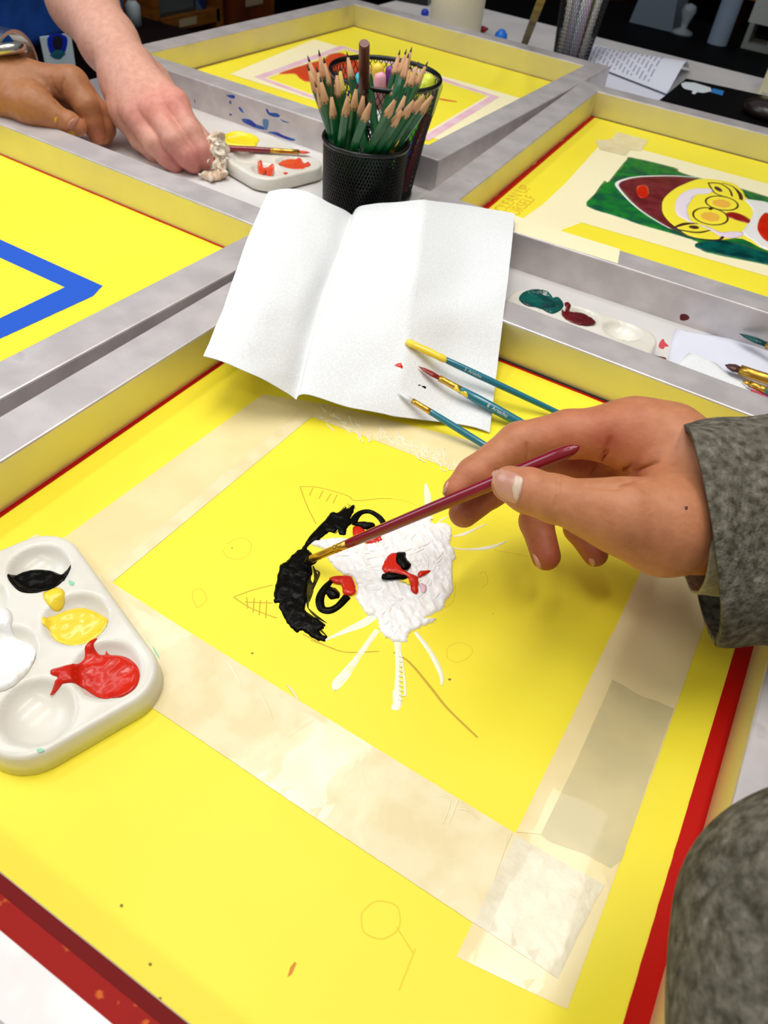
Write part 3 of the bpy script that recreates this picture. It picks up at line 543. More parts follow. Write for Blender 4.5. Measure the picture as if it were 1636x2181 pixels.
# palette between near screen and right screen
qa, qb = at(1150, 645, .012), at(1325, 705, .012); ang3 = math.atan2(*(qb - qa)[[1, 0]])
c3 = (at(1238, 680, .012))[:2]; u3 = np.array([math.cos(ang3), math.sin(ang3)]); v3 = np.array([-math.sin(ang3), math.cos(ang3)]); c3 = c3 - v3 * .016
P3, s3 = palette('white paint palette with teal and maroon paint between two screens', c3[0], c3[1], ang3, .122, .070, wells_px(c3, ang3, [(1150, 640, .0158, .014), (1236, 675, .0158, .014), (1325, 705, .0158, .014)]))
C5 = lambda pts: W2(crop(1060, 560, 2.840, pts), .012)
pool('teal_paint_pool', C5([(128, 215), (160, 180), (230, 165), (300, 180), (335, 210), (370, 215), (398, 255), (380, 290), (330, 312), (285, 295), (250, 275), (180, 265), (140, 240)]), TLP, s3, P3, level=.010)
pool('maroon_paint_pool', C5([(388, 290), (412, 282), (402, 250), (425, 242), (442, 262), (440, 285), (500, 290), (560, 315), (598, 348), (560, 365), (490, 365), (410, 335)]), MRP, s3, P3, level=.010)

# ------------------------------------------------------------------ paper towel
rows = [  # px and height, seven columns from left to right
 [(572, 408, .040), (640, 404, .052), (706, 434, .046), (750, 456, .038), (770, 438, .044), (835, 431, .050), (905, 426, .052), (1000, 438, .046), (1097, 455, .042)],
 [(530, 500, .046), (605, 500, .050), (680, 520, .046), (724, 535, .040), (745, 530, .044), (820, 535, .048), (893, 530, .050), (990, 548, .044), (1086, 560, .042)],
 [(495, 600, .046), (570, 610, .048), (650, 620, .044), (690, 625, .039), (712, 622, .041), (800, 640, .040), (876, 640, .040), (975, 655, .038), (1074, 660, .037)],
 [(462, 690, .044), (530, 710, .043), (610, 730, .036), (660, 738, .030), (680, 730, .034), (780, 760, .026), (860, 765, .024), (960, 770, .018), (1060, 775, .016)],
 [(433, 758, .041), (512, 786, .038), (588, 822, .027), (631, 851, .018), (650, 841, .021), (750, 866, .015), (835, 886, .008), (960, 900, .0035), (1043, 921, .0025)]]
R0 = np.array([[at(x, y, z + (0, .004, .001, -.007, -.002, .003, .006, -.002, -.003)[j] * (1, 1, .9, .6, .35)[i]) for j, (x, y, z) in enumerate(r_)] for i, r_ in enumerate(rows)]); 
cols = [catmull(R0[:, j], 8, False) for j in range(9)]; T0 = np.array(cols).transpose(1, 0, 2)
out = []
for r_ in T0:
    seg = []
    for a_, b_ in ((0, 3), (3, 6), (6, 8)): seg.append(catmull(r_[a_:b_ + 1], 7, False)[(1 if a_ else 0):])
    out.append(np.concatenate(seg))
T0 = np.array(out); h_, w_ = T0.shape[:2]
gz = np.array([[noise.noise(Vector((i * .22, j * .16, 3))) for j in range(w_)] for i in range(h_)]); T0[:, :, 2] += gz * .0018
bl = T0.reshape(-1, 3)
tw = mesh('paper_towel', np.concatenate([bl, bl - [0, 0, .0004]]), [(i * w_ + j, (i + 1) * w_ + j, (i + 1) * w_ + j + 1, i * w_ + j + 1) for i in range(h_ - 1) for j in range(w_ - 1)] + [(h_ * w_ + i * w_ + j, h_ * w_ + i * w_ + j + 1, h_ * w_ + (i + 1) * w_ + j + 1, h_ * w_ + (i + 1) * w_ + j) for i in range(h_ - 1) for j in range(w_ - 1)], PAPT, smooth=True,
          label='white folded paper towel with two creases, under three teal brushes', cat='paper towel')
from mathutils.bvhtree import BVHTree
TB = BVHTree.FromPolygons([tuple(p) for p in bl], [(i * w_ + j, (i + 1) * w_ + j, (i + 1) * w_ + j + 1, i * w_ + j + 1) for i in range(h_ - 1) for j in range(w_ - 1)])
def on_towel(px, py, lift=0):
    d = Vector(ray(px, py)).normalized(); h = TB.ray_cast(Vector(CAM), d)[0]
    return np.array(h) + [0, 0, lift] if h is not None else at(px, py, .003) + [0, 0, lift]
def towel_surf(P):   # px in, so crop outlines land on the sheet
    Q = np.array([on_towel(x, y) for x, y in P]); return Q, np.tile([0, 0, 1.], (len(P), 1))
T8 = lambda pts: np.array(crop(820, 700, 4.09, pts))
dab(T8([(80, 322), (105, 305), (138, 297), (156, 330), (152, 352), (128, 338)]), towel_surf, .0004, sp=3, edge=2).obj('red_paint_spot', RDP, tw)
g = G(); dab(T8([(285, 492), (305, 486), (318, 495), (300, 502)]), towel_surf, .0002, sp=3, edge=2, g=g); dab(T8([(312, 498), (345, 498), (362, 512), (352, 524), (325, 514)]), towel_surf, .0002, sp=3, edge=2, g=g); g.each('black_paint_spot', BLP, tw)
# ------------------------------------------------------------------ brushes
def brush(label, tip, tail, m, brist, rh=.0022, lb=.012, lf=.016, rf=.0017, flatb=.5, fer=GOLD, L=None, coat=None, txt=None, group=None, cat='paintbrush', roll=0, prof=None):
    tip = Vector(tip); tail = Vector(tail); d = (tail - tip); L = L or d.length
    M_ = zmat(tip, tail) @ Matrix.Rotation(roll, 4, 'Z')
    r = root('paintbrush', label, cat, None, group=group, M=M_)
    G().lathe([(0, .0002), (lb * .25, rf * .75), (lb * .6, rf * 1.15), (lb, rf * .95)], 16, sx=1, sy=1 if flatb is None else max(flatb, .45)).obj('bristles', brist, r, smooth=True, local=True)
    G().lathe([(lb * .97, rf * 1.0), (lb + lf * .3, rf * .96), (lb + lf * .66, rf * 1.02), (lb + lf * .68, rf * 1.12), (lb + lf * .72, rf * 1.02), (lb + lf * .76, rf * 1.02), (lb + lf * .78, rf * 1.12), (lb + lf * .82, rf * 1.04), (lb + lf, rf * 1.12)], 20).obj('ferrule', fer, r, smooth=True, local=True)
    z0 = lb + lf; Lh = L - z0
    G().lathe([(z0 - .001, rf * .95)] + [(z0 + Lh * a, rh * b) for a, b in prof] if prof else [(z0 - .001, rf * 1.0), (z0, rf * 1.12), (z0 + Lh * .08, rh * .95), (z0 + Lh * .2, rh), (z0 + Lh * .5, rh * .85), (z0 + Lh * .8, rh * .62), (z0 + Lh * .97, rh * .5), (z0 + Lh, rh * .12)], 20).obj('handle', m, r, smooth=True, local=True)
    if coat:
        cm, a, b, rr_ = coat; G().lathe([(a, rr_ * .5), (a + (b - a) * .1, rr_ * .95), (a + (b - a) * .3, rr_ * .85), (a + (b - a) * .5, rr_ * 1.05), (a + (b - a) * .75, rr_ * .9), (a + (b - a) * .92, rr_ * .95), (b, rr_ * .6)], 14, sy=.8).obj('paint_coating', cm, r, smooth=True, local=True)
    if txt:
        s_, z_, up = txt; Mi = M_.inverted(); cl = Mi @ Vector(CAM); a = math.atan2(cl.y, cl.x); rr_ = rh * 1.0
        # printed along the handle, facing up
        X = Vector((0, 0, 1)); Nn = Vector((math.cos(a), math.sin(a), 0)); Y = Nn.cross(X)
        T_ = Matrix(((X.x, Y.x, Nn.x, 0), (X.y, Y.y, Nn.y, 0), (X.z, Y.z, Nn.z, z_), (0, 0, 0, 1)))
        T_.translation = Vector((0, 0, z_)) + Nn * (rr_ + .00002) - Y * up * .35
        text('lettering', s_, up, M_ @ T_, WHITEI, r, ext=.00004)
    return r
BG = 'teal brushes lying on the paper towel'
def t8(x, y): return crop(820, 700, 4.09, [(x, y)])[0]
b1a = on_towel(*t8(180, 130), .002); b1b = at(1172, 871, .0055); d1 = (b1b - b1a) / np.linalg.norm(b1b - b1a)
brush('teal paintbrush with its tip caked in yellow paint, uppermost on the towel', b1a, b1a + d1 * .175, TEALH, YLP, rh=.0025, rf=.0018, coat=(YLP, 0, .032, .0032), lb=.012, lf=.015, txt=('3  Artecho', .045, .0030), group=BG)
b2a = on_towel(*t8(290, 350), .002); b2b = at(1094, 893, .0055); d2 = (b2b - b2a) / np.linalg.norm(b2b - b2a)
brush('teal paintbrush with red bristles, in the middle of three on the towel', b2a, b2a + d2 * .185, TEALH, mat('red_loaded_bristles', (140, 16, 10), .35, coat=.4), rh=.0034, rf=.0023, lb=.017, lf=.016, coat=(YLP, .0275, .047, .0031), txt=('8  Artecho', .0545, .0036), group=BG)
b3a = on_towel(*t8(110, 570), .002); b3b = at(1030, 947, .005); d3 = (b3b - b3a) / np.linalg.norm(b3b - b3a)
brush('teal paintbrush with white bristles, nearest the painted face', b3a, b3a + d3 * .17, TEALH, mat('white_loaded_bristles', (226, 228, 230), .4), rh=.0024, rf=.0019, lb=.012, lf=.014, group=BG)
HT = at(646, 1198, .0035); HE = dep(1235, 951, .336)
brush('dark red paintbrush held in the right hand, its tip in the black paint', HT, HE, MARH, BLP, rh=.0034, rf=.0022, lb=.006, lf=.0245, roll=.3, prof=[(.005, .74), (.05, .8), (.2, .86), (.4, .92), (.8, 1.0), (.92, 1.0), (.95, .9), (.975, .7), (.992, .4), (1, .08)])
HB = lambda px: None
p2a = at(661, 325, .0165); p2b = at(476, 315, .016); dd = (p2b - p2a) / np.linalg.norm(p2b - p2a)
brush('dark red paintbrush with orange-red bristles lying across the palette by the hand', p2a, p2a + dd * .15, MARH, ORP, rh=.0030, rf=.0024, lb=.012, lf=.030)
# ------------------------------------------------------------------ pencil cups
def cup(label, cx, cy, r0, r1, h, n=54, tw_=.55, wr=.0004, turns=None, z0=0):
    r = root('mesh_pen_cup', label, 'pen cup', (cx, cy, TZ)); g = G(); seg = 10
    for s in (1, -1):
        for k in range(n):
            a0 = 2 * PI * k / n; P = []
            for i in range(seg + 1):
                t_ = i / seg; a = a0 + s * tw_ * t_ * 2.2; R_ = r0 + (r1 - r0) * t_; P.append((R_ * math.cos(a), R_ * math.sin(a), .003 + (h - .004) * t_))
            g.tube(P, wr, 4, cap=False)
    g.obj('wire_wall', BLKW, r, local=True)
    G().lathe([(h - .003, r1 - .0006), (h - .003, r1 + .0012), (h - .001, r1 + .002), (h + .001, r1 + .0012), (h + .001, r1 - .0006), (h - .003, r1 - .0006)], 48, cap=False).obj('rim', BLKM, r, smooth=True, local=True)
    G().lathe([(.0003, r0 + .001), (.004, r0 + .0014), (.005, r0 + .0006), (.005, 0.0005)], 48).obj('base', BLKM, r, smooth=True, local=True)
    return r
C1 = (-.357, .604); H1 = .082
cup('short black wire mesh cup packed with green pencils', C1[0], C1[1], .0350, .0375, H1, n=84, wr=.00062, tw_=.42)
G().lathe([(.001, .0335), (H1 * .62, .0350)], 40, cap=False).obj('inner_wall', BLKM, bpy.data.objects['mesh_pen_cup'], smooth=True, local=True)
C2 = (-.392, .689); H2 = .112
cup('tall black wire mesh cup with coloured markers, behind the pencil cup', C2[0], C2[1], .0370, .0520, H2, n=60, wr=.00042)
C3 = (-.437, 1.372); H3 = .112
cup('black wire mesh cup of markers behind the far screen', C3[0], C3[1], .0280, .0385, H3, n=54, wr=.00045)
# pencils
def pencil_proto():
    L = .10
    r = root('pencil', 'sharpened green pencil, one of many point-up in the short mesh cup', 'pencil', (0, 0, 0), group='green pencils in the short mesh cup')
    R_ = .0037; n = 24; V = []; F = []
    def hexr(a): return R_ * (math.cos(PI / 6) / math.cos((a % (PI / 3)) - PI / 6))
    rings = [(0, 1, 0), (.08, 1, .0016)]
    for z, s, wv in rings:
        for k in range(n):
            a = 2 * PI * k / n; V.append((hexr(a) * s * math.cos(a), hexr(a) * s * math.sin(a), z + wv * abs(math.sin(3 * a))))
    F = [(k, (k + 1) % n, n + (k + 1) % n, n + k) for k in range(n)] + [list(range(n))[::-1], [n + k for k in range(n)]]
    mesh('shaft', V, F, GRN, r, local=True)
    G().lathe([(.0785, R_ * .93), (.082, R_ * .9), (.0955, .0011)], 20).obj('sharpened_wood', WOOD, r, smooth=True, local=True)
    G().lathe([(.0950, .00115), (.0996, .00035), (.1, .0001)], 12).obj('lead_tip', LEAD, r, smooth=True, local=True)
    return r
PP = pencil_proto()
def copy_tree(o, parent=None):
    c = o.copy(); COL.objects.link(c); c.parent = parent
    for ch in list(o.children): copy_tree(ch, c)
    return c
TIPS = [((225, 238), (395, 900)), ((221, 318), (400, 918)), ((322, 188), (452, 905)), ((366, 250), (468, 905)), ((430, 545), (465, 945)), ((302, 330), (428, 925)), ((332, 415), (440, 935)), ((378, 375), (455, 900)), ((480, 355), (500, 905)), ((508, 318), (545, 905)),
        ((567, 203), (690, 870)), ((727, 192), (820, 830)), ((585, 540), (512, 1000)), ((655, 478), (596, 960)), ((720, 538), (650, 975)), ((790, 607), (630, 1035)), ((1032, 187), (880, 850)), ((1088, 182), (942, 850)), ((1136, 162), (965, 860)), ((1108, 212), (985, 880)),
        ((1017, 380), (900, 860)), ((1132, 312), (1005, 870)), ((1195, 288), (1015, 890)), ((1275, 290), (1055, 880)), ((1012, 585), (762, 1055)), ((1075, 678), (842, 1068)), ((1092, 540), (950, 950)), ((1180, 590), (890, 1050)), ((1272, 540), (935, 1035)), ((1342, 545), (1045, 1030)), ((1258, 565), (975, 1000)), ((285, 465), (410, 925))]
c1w = np.array([C1[0], C1[1], 0])
for i, (tp, en) in enumerate(TIPS):
    tp = crop(600, 60, 4.09, [tp])[0]; en = crop(600, 60, 4.09, [en])[0]
    E_ = at(*en, H1 + .001); dE = E_[:2] - c1w[:2]; k = np.linalg.norm(dE)
    if k > .031: E_[:2] = c1w[:2] + dE / k * .031
    best = None
    for d in np.linspace(.50, .72, 120):
        T = dep(*tp, d)
        if T[2] < H1 + .012: continue
        u = (T - E_) / (T[2] - E_[2]); base = E_ - u * (H1 - .006); err = np.linalg.norm(base[:2] - c1w[:2] + dE * .35)
        tl = np.linalg.norm(u[:2]); pen = max(0, np.linalg.norm(base[:2] - c1w[:2]) - .027) * 5
        if best is None or err + pen < best[0]: best = (err + pen, T, u)
    T, u = best[1], best[2]; u = u / np.linalg.norm(u); Lp = min(.17, (T[2] - .006) / u[2]) if True else .1
    B_ = T - u * Lp
    o = PP if i == 0 else copy_tree(PP)
    M_ = zmat(B_, T) @ Matrix.Rotation(i * 1.3, 4, 'Z')
    Mo = zmat(T - u * .1, T) @ Matrix.Rotation(i * 1.3, 4, 'Z'); o.matrix_world = Mo
    if Lp > .1:   # longer shaft, its own mesh
        for ch in o.children:
            if ch.name.startswith('shaft'):
                me = ch.data.copy(); ch.data = me
                for v in me.vertices:
                    if v.co.z < .01: v.co.z = -(Lp - .1)
    PL = {0: 'green pencil whose tip is farthest left of the pencils in the short mesh cup', 2: 'tallest green pencil on the left side of the short mesh cup', 4: 'short green pencil standing upright at the front left of the short mesh cup', 11: 'green pencil standing alone in the gap before the brown marker', 18: 'tallest green pencil on the right side of the short mesh cup', 16: 'green pencil just left of the tallest right-hand pencil in the cup', 23: 'green pencil standing in front of the tall cup rim at the right', 24: 'green pencil leaning right with a long exposed wood cone, front centre of the cup', 25: 'short green pencil leaning right at the front right of the short cup', 29: 'green pencil whose tip is farthest right, leaning strongly', 13: 'green pencil upright in the cup just right of the blue tipped one', 15: 'green pencil in the front middle, leaning slightly right, low in the cup', 10: 'green pencil whose tip overlaps the left rim of the tall cup', 14: 'short green pencil half hidden behind the front middle pencil'}
    o['label'] = PL.get(i, 'sharpened green pencil in the thick of the cluster in the short mesh cup')
    if i == 12:
        o['label'] = 'green pencil with a dark blue tip, at the front of the pencil cup'; o['group'] = 'green pencils in the short mesh cup'
        for ch in o.children:
            if ch.name.startswith('lead') or ch.name.startswith('sharp'): ch.data = ch.data.copy(); ch.data.materials[0] = solid('blue_lead', (14, 30, 120)) if ch.name.startswith('lead') else ch.data.materials[0]
    if i == 9:
        for ch in o.children:
            if ch.name.startswith('sharp'): ch.data = ch.data.copy(); ch.data.materials[0] = solid('yellowish_wood', (214, 190, 90), .6)
        o['label'] = 'green pencil with a yellowish sharpened point in the short mesh cup'
e0 = at(*crop(600, 60, 4.09, [(955, 1065)])[0], H1 - .002); e1 = e0 + np.array([.003, .004, .0135])
g = root('brass_pencil_end', 'short brass-ended pencil stub poking just above the short cup rim', 'pencil', None, M=zmat(e0 - (e1 - e0) * 3, e1))
G().lathe([(.034, .0034), (.0565, .0034), (.0575, .003)], 16).obj('ferrule', GOLD, g, smooth=True, local=True); G().lathe([(0, .0034), (.034, .0034)], 12).obj('shaft', GRN, g, local=True)
# markers
def marker(label, tip, base, col, capcol=None, r=.0055, capl=.03, L=None, group=None, flat_end=False):
    tip = Vector(tip); base = Vector(base); L = (tip - base).length; q = root('marker', label, 'marker', None, group=group, M=zmat(base, tip))
    cm = solid('marker_cap', capcol or col, .35); bm_ = solid('marker_barrel', col, .4)
    G().lathe([(0, r * .7), (.002, r * .95), (L - capl, r * .95)], 16).obj('barrel', bm_, q, smooth=True, local=True)
    end = [(L - .001, r * .95), (L, r * .85)] if flat_end else [(L - r * .9, r), (L - r * .35, r * .85), (L, r * .3)]
    G().lathe([(L - capl - .001, r * 1.02)] + end, 16).obj('cap', cm, q, smooth=not flat_end, local=True)
    return q
MG = 'markers in the tall mesh cup'
def mk(label, px, py, z, bx, by, col, capcol=None, r=.0055, **k):
    marker(label, at(px, py, z), (C2[0] + bx, C2[1] + by, .006), col, capcol, r, group=MG, **k)
mk('brown flat-topped marker standing tallest in the tall mesh cup', 776, 92, .150, -.02, .008, (104, 50, 32), r=.0048, flat_end=True, capl=.05)
mk('marker with a turquoise cap in the tall mesh cup', 772, 153, .106, -.022, -.012, (240, 240, 240), (70, 200, 215), r=.0068)
mk('marker with a yellow cap in the tall mesh cup', 806, 134, .118, -.008, .006, (240, 240, 240), (252, 214, 70), r=.0058)
mk('marker with a pink cap in the tall mesh cup', 811, 152, .112, .000, -.012, (240, 240, 240), (246, 176, 190), r=.0058)
mk('marker with a purple cap in the tall mesh cup', 832, 140, .116, .006, -.002, (90, 30, 120), (120, 50, 150), r=.0045)
mk('marker with an orange cap in the tall mesh cup', 822, 158, .108, .010, -.016, (240, 120, 30), (250, 150, 90), r=.005)
mk('lime green marker in the tall mesh cup', 918, 158, .108, .020, -.018, (70, 190, 20), (222, 230, 60), r=.0075)
mk('blue marker in the tall mesh cup', 905, 170, .104, .026, -.006, (24, 60, 170), (200, 220, 60), r=.005)
mk('dark red marker in the tall mesh cup', 935, 172, .102, .029, .004, (120, 14, 30), (214, 224, 70), r=.0058)
mk('white marker in the tall mesh cup', 793, 160, .104, -.012, -.022, (235, 235, 238), (245, 245, 245), r=.005)
MG3 = 'markers in the far mesh cup'
for nm, dx, dy, col, cc in (('white', -.026, -.004, (236, 230, 220), (245, 238, 200)), ('yellow', -.018, .008, (220, 220, 210), (250, 220, 70)), ('purple', -.010, -.010, (190, 185, 200), (170, 80, 190)), ('turquoise', .002, -.004, (200, 215, 215), (90, 215, 200)), ('magenta', .012, -.008, (200, 180, 200), (200, 90, 190)), ('olive', .020, .008, (150, 150, 90), (140, 120, 30)), ('orange', .029, -.002, (220, 215, 210), (226, 96, 40))):
    marker('marker with a %s cap in the far mesh cup' % nm, (C3[0] + dx, C3[1] + dy, .140), (C3[0] + dx * .6, C3[1] + dy * .6, .008), col, cc, r=.0052, group=MG3, capl=.04)
pa_, pb_ = at(1117, 95, 0), at(1168, -40, .14)
g = G(); M_ = zmat(pa_ + [0, 0, .002], pb_); g.box(-.0055, .0055, -.002, .002, 0, (Vector(pb_) - Vector(pa_)).length, M_).obj('stirring_stick', mat('weathered_wood', (110, 96, 50), .7, 0, (86, 72, 36), scale=40), label='slim wooden stick leaning beside the far mesh cup', cat='stick')

# ------------------------------------------------------------------ things behind the screens
rl = (-.640, 1.345)
r = root('masking_tape_roll', 'cream roll of masking tape standing behind the far screen', 'tape roll', (*rl, TZ))
G().lathe([(0, .040), (0, .0445), (.074, .0445), (.074, .040), (0, .040)], 48, cap=False).obj('tape_layers', mat('masking_tape', (226, 218, 190), .7), r, local=True, smooth=False)
G().lathe([(0, .0385), (0, .0398), (.0735, .0398), (.0735, .0385), (0, .0385)], 48, cap=False).obj('core', mat('cardboard_core', (206, 206, 226), .7), r, local=True)
p = at(1067, 78, 0.004); G().lathe([(0, .010), (.003, .0115), (.010, .010), (.0155, .005), (.017, .001)], 20, M=Matrix.Translation(Vector((p[0], p[1], TZ)))).obj('bottle_cap', solid('bright_blue_plastic', (14, 120, 230)), label='small bright blue cap on the table behind the far screen', cat='cap', smooth=True)
p = at(1024, 68, 0.0); g = G(); g.lathe([(0, .006), (.006, .005), (.014, .001)], 12, M=Matrix.Translation(Vector((p[0], p[1], TZ + .005))) @ Matrix.Rotation(1.3, 4, 'Y')); g.obj('red_nozzle', solid('red_plastic', (150, 20, 24)), label='small red plastic nozzle beside the masking tape roll', cat='nozzle', smooth=True)
p = at(905, 30, 0.0); G().lathe([(0, .007), (.006, .007), (.009, .004)], 14, M=Matrix.Translation(Vector((p[0], p[1], TZ)))).obj('bottle_cap', solid('royal_blue_plastic', (10, 50, 190)), label='small dark blue cap left of the masking tape roll', cat='cap', smooth=True)
a_ = at(860, 8, .0); g = G(); g.box(-.05, .05, -.018, .018, 0, .02, Matrix.Translation(Vector((a_[0] - .02, a_[1] + .035, TZ))) @ Matrix.Rotation(.3, 4, 'Z')); g.obj('black_case', BLKM, label='small black case behind the far corner of the far screen', cat='case')
# papers
def sheet(name, label, C_, m, z=0, lines=0, curl=0.0):
    C_ = [np.array(at(x, y, 0)) for x, y in C_]; n = 24; V = []
    for i in range(n + 1):
        for j in range(n + 1):
            u, v = i / n, j / n; p = (C_[0] * (1 - u) + C_[1] * u) * (1 - v) + (C_[3] * (1 - u) + C_[2] * u) * v
            V.append((p[0], p[1], z + curl * max(0, math.sin(PI * (u * .9 + .05))) ** 2 * (.25 + .75 * v)))
    V = np.array(V); F = [(i * (n + 1) + j, (i + 1) * (n + 1) + j, (i + 1) * (n + 1) + j + 1, i * (n + 1) + j + 1) for i in range(n) for j in range(n)]; m_ = len(V)
    o = mesh(name, np.concatenate([V, V - [0, 0, .0002]]), F + [tuple(k + m_ for k in f[::-1]) for f in F], m, smooth=True, label=label, cat='paper', group='printed papers behind the screens')
    if lines:
        Vg = V.reshape(n + 1, n + 1, 3); g = G()
        for l in range(lines):
            v = .12 + .7 * l / lines; L = []; e_ = random.uniform(.8, .94)
            for u in np.linspace(.08, e_, 20):
                i0 = min(int(u * n), n - 1); j0 = min(int(v * n), n - 1); fu = u * n - i0; fv = v * n - j0
                q = (Vg[i0, j0] * (1 - fu) + Vg[i0 + 1, j0] * fu) * (1 - fv) + (Vg[i0, j0 + 1] * (1 - fu) + Vg[i0 + 1, j0 + 1] * fu) * fv; L.append(q + [0, 0, .0003])
            for a in range(19):
                if (a + l) % 4 == 3: continue
                q0, q1 = L[a], L[a + 1]; w = (C_[3] - C_[0]); w = w / np.linalg.norm(w) * .0012; g.add([q0 - w, q1 - w, q1 + w, q0 + w], [(0, 1, 2, 3)])
        g.obj('text_lines', INK, o)
    return o
sheet('paper_sheet', 'flat white sheet under the curling printed page, by the black folder', [(1270, 190), (1240, 130), (1450, 190), (1420, 232)], PAPER, z=0.0)
sheet('paper_sheet', 'curling printed page with lines of text behind the two far screens', [(1232, 132), (1250, 95), (1470, 150), (1418, 205)], PAPER, z=0.003, lines=15, curl=.026)
# black folder with white hand shape and blue square
fz = .010
g = G(); q = [at(1404, 214, fz), at(1462, 167, fz), at(1650, 208, fz), at(1650, 285, fz)]
F_ = [(0, 3, 2, 1), (4, 5, 6, 7), (0, 1, 5, 4), (1, 2, 6, 5), (2, 3, 7, 6), (3, 0, 4, 7)]
fo = mesh('black_folder', [(x[0], x[1], TZ) for x in q] + [(x[0], x[1], fz) for x in q], F_, DESK, label='black folder bearing a white hand shape and a blue square', cat='folder')
bm = bmesh.new(); bm.from_mesh(fo.data); bmesh.ops.recalc_face_normals(bm, faces=bm.faces); bm.to_mesh(fo.data); bm.free()
dab(W2(crop(900, 0, 2.223, [(1225, 395), (1245, 388), (1290, 392), (1365, 415), (1368, 432), (1330, 440), (1300, 436), (1290, 446), (1275, 442), (1280, 430), (1240, 420), (1228, 408)]), fz), flat(fz), .0003, sp=.004).obj('hand_sticker', solid('white_sticker', (226, 232, 236)), fo)
dab(W2(crop(900, 0, 2.223, [(1375, 418), (1428, 430), (1420, 452), (1364, 436)]), fz), flat(fz), .0003, sp=.004).obj('blue_square', solid('blue_sticker', (50, 130, 200)), fo)
# beige box at the right edge
bb = at(1612, 205, 0); M_ = Matrix.Translation(Vector((bb[0], bb[1], TZ))) @ Matrix.Rotation(.1, 4, 'Z')
bx = root('cream_carton', 'cream carton with small black print at the right edge of the far table', 'box', None, M=M_)
bxg = G().box(0, .10, 0, .05, 0, .075).obj('carton_body', mat('cream_card', (226, 216, 176), .7), bx, local=True)
text('lettering', 'oss', .011, M_ @ Matrix.Translation(Vector((.004, -.0002, .004))) @ Matrix.Rotation(PI / 2, 4, 'X'), INK, bx)
pk = at(1625, 238, .012); r = root('black_puck', 'round dark computer mouse beside the cream carton', 'mouse', (pk[0] + .012, pk[1] - .012, fz + .0004))
G().lathe([(0, .030), (.006, .034), (.014, .032), (.020, .022), (.022, .002)], 32, sx=1.2).obj('shell', mat('dark_brown_plastic', (34, 22, 16), .3), r, smooth=True, local=True)
G().lathe([(.0215, .0075), (.0235, .0075), (.0235, .006), (.0215, .006)], 20, cap=False, sx=1.6).obj('scroll_ring', STEEL, r, local=True)
# far black desk and the things on it
dz = -.1
meta(G().box(-1.1, .6, 1.75, 2.55, dz - .04, dz).obj('black_desk', DESK), 'long black desk beyond the white worktop', 'desk')
g = G().box(-1.05, .55, 1.8, 2.5, -.85, dz - .04); g.obj('desk_front', DESK, bpy.data.objects['black_desk'])
def stand(px, py): p_ = at(px, py, dz); return p_
p0 = stand(1345, 48); p1 = stand(1432, 70)
V = [axis(1340, 48, 1, p0[1]), axis(1430, 70, 1, p0[1]), axis(1448, -30, 1, p0[1]), axis(1372, -30, 1, p0[1])]; V = [np.array([v[0], v[1], max(v[2], dz)]) for v in V]
V[0][2] = V[1][2] = dz; g = G(); V2 = [v + [0.0, .12, 0] for v in V]; g.add(V + V2, F_)
o = g.obj('white_canister', mat('grey_white_plastic', (120, 132, 144), .5), label='pale grey tapered tub standing on the black desk', cat='tub')
p_ = stand(1452, 72); r = root('glass_stopper', 'small clear knob standing on the black desk beside the grey tub', 'knob', (*p_[:2], dz)); G().lathe([(0, .028), (.006, .026), (.014, .008), (.03, .010), (.05, .018), (.062, .014), (.066, .002)], 24).obj('knob_body', mat('clear_plastic', (210, 220, 226), .15, trans=.6), r, smooth=True, local=True)
p_ = stand(1527, 93); G().lathe([(0, .024), (.16, .024), (.165, .022)], 28, M=Matrix.Translation(Vector((*p_[:2], dz)))).obj('white_cylinder', mat('bluish_white_card', (150, 166, 184), .6), label='upright bluish white tube on the black desk', cat='tube', smooth=False)
p_ = stand(1620, 112); M_ = Matrix.Translation(Vector((*p_[:2], dz)))
r = root('tape_dispenser', 'white boxy dispenser on the black desk near the right edge', 'dispenser', None, M=M_)
G().box(-.055, .02, 0, .08, .055, .16).obj('housing', mat('white_casing', (196, 196, 184), .5), r, local=True); g = G(); g.box(-.05, .02, 0, .07, 0, .014).box(-.05, -.038, 0, .07, .014, .055).box(.008, .02, 0, .07, .014, .055).obj('foot', mat('grey_casing', (150, 152, 140), .5), r, local=True)
p_ = stand(1640, 118); G().box(-.015, .05, -.02, .03, 0, .2, Matrix.Translation(Vector((p_[0] + .02, p_[1] - .02, dz)))).obj('white_carton', mat('pale_blue_carton', (150, 170, 184), .6), label='tall pale blue carton at the right edge of the black desk', cat='box')
# cabinets
cb = root('oak_cabinet', 'orange oak open cabinet far behind the black desk', 'cabinet', (-.4, 2.75, -.85))
g = G()
for x in (-.83, -.47, -.11, .25): g.box(x, x + .04, 2.75, 3.1, -.85, .6)
for z in (-.85, -.45, -.06, .32): g.box(-.83, .29, 2.75, 3.1, z, z + .035)
g.obj('carcass', OAK, cb)
G().box(-.83, .29, 3.1, 3.12, -.85, .6).obj('back_panel', DARKW, cb)
lc = root('side_cabinet', 'oak shelf cabinet with grey tray beyond the far screen, left', 'cabinet', (-1.9, 1.9, -.85)); g = G()
def X(px, py, x=-1.7): return axis(px, py, 0, x)
ya, yb, yc = X(333, 30)[1], X(468, 20)[1], X(600, 5)[1]; zs = X(400, 46)[2]
for y in (ya - .32, ya, yb): g.box(-2.1, -1.7, y - .014, y + .014, -.85, .5)
g.box(-2.1, -1.7, ya - .33, yb, zs - .016, zs + .016); g.box(-2.1, -1.7, ya - .33, yb, -.85, -.8); g.box(-2.1, -1.7, ya - .33, yb, zs + .34, zs + .37); g.box(-2.1, -1.7, ya - .33, ya, zs - .12, zs - .09)
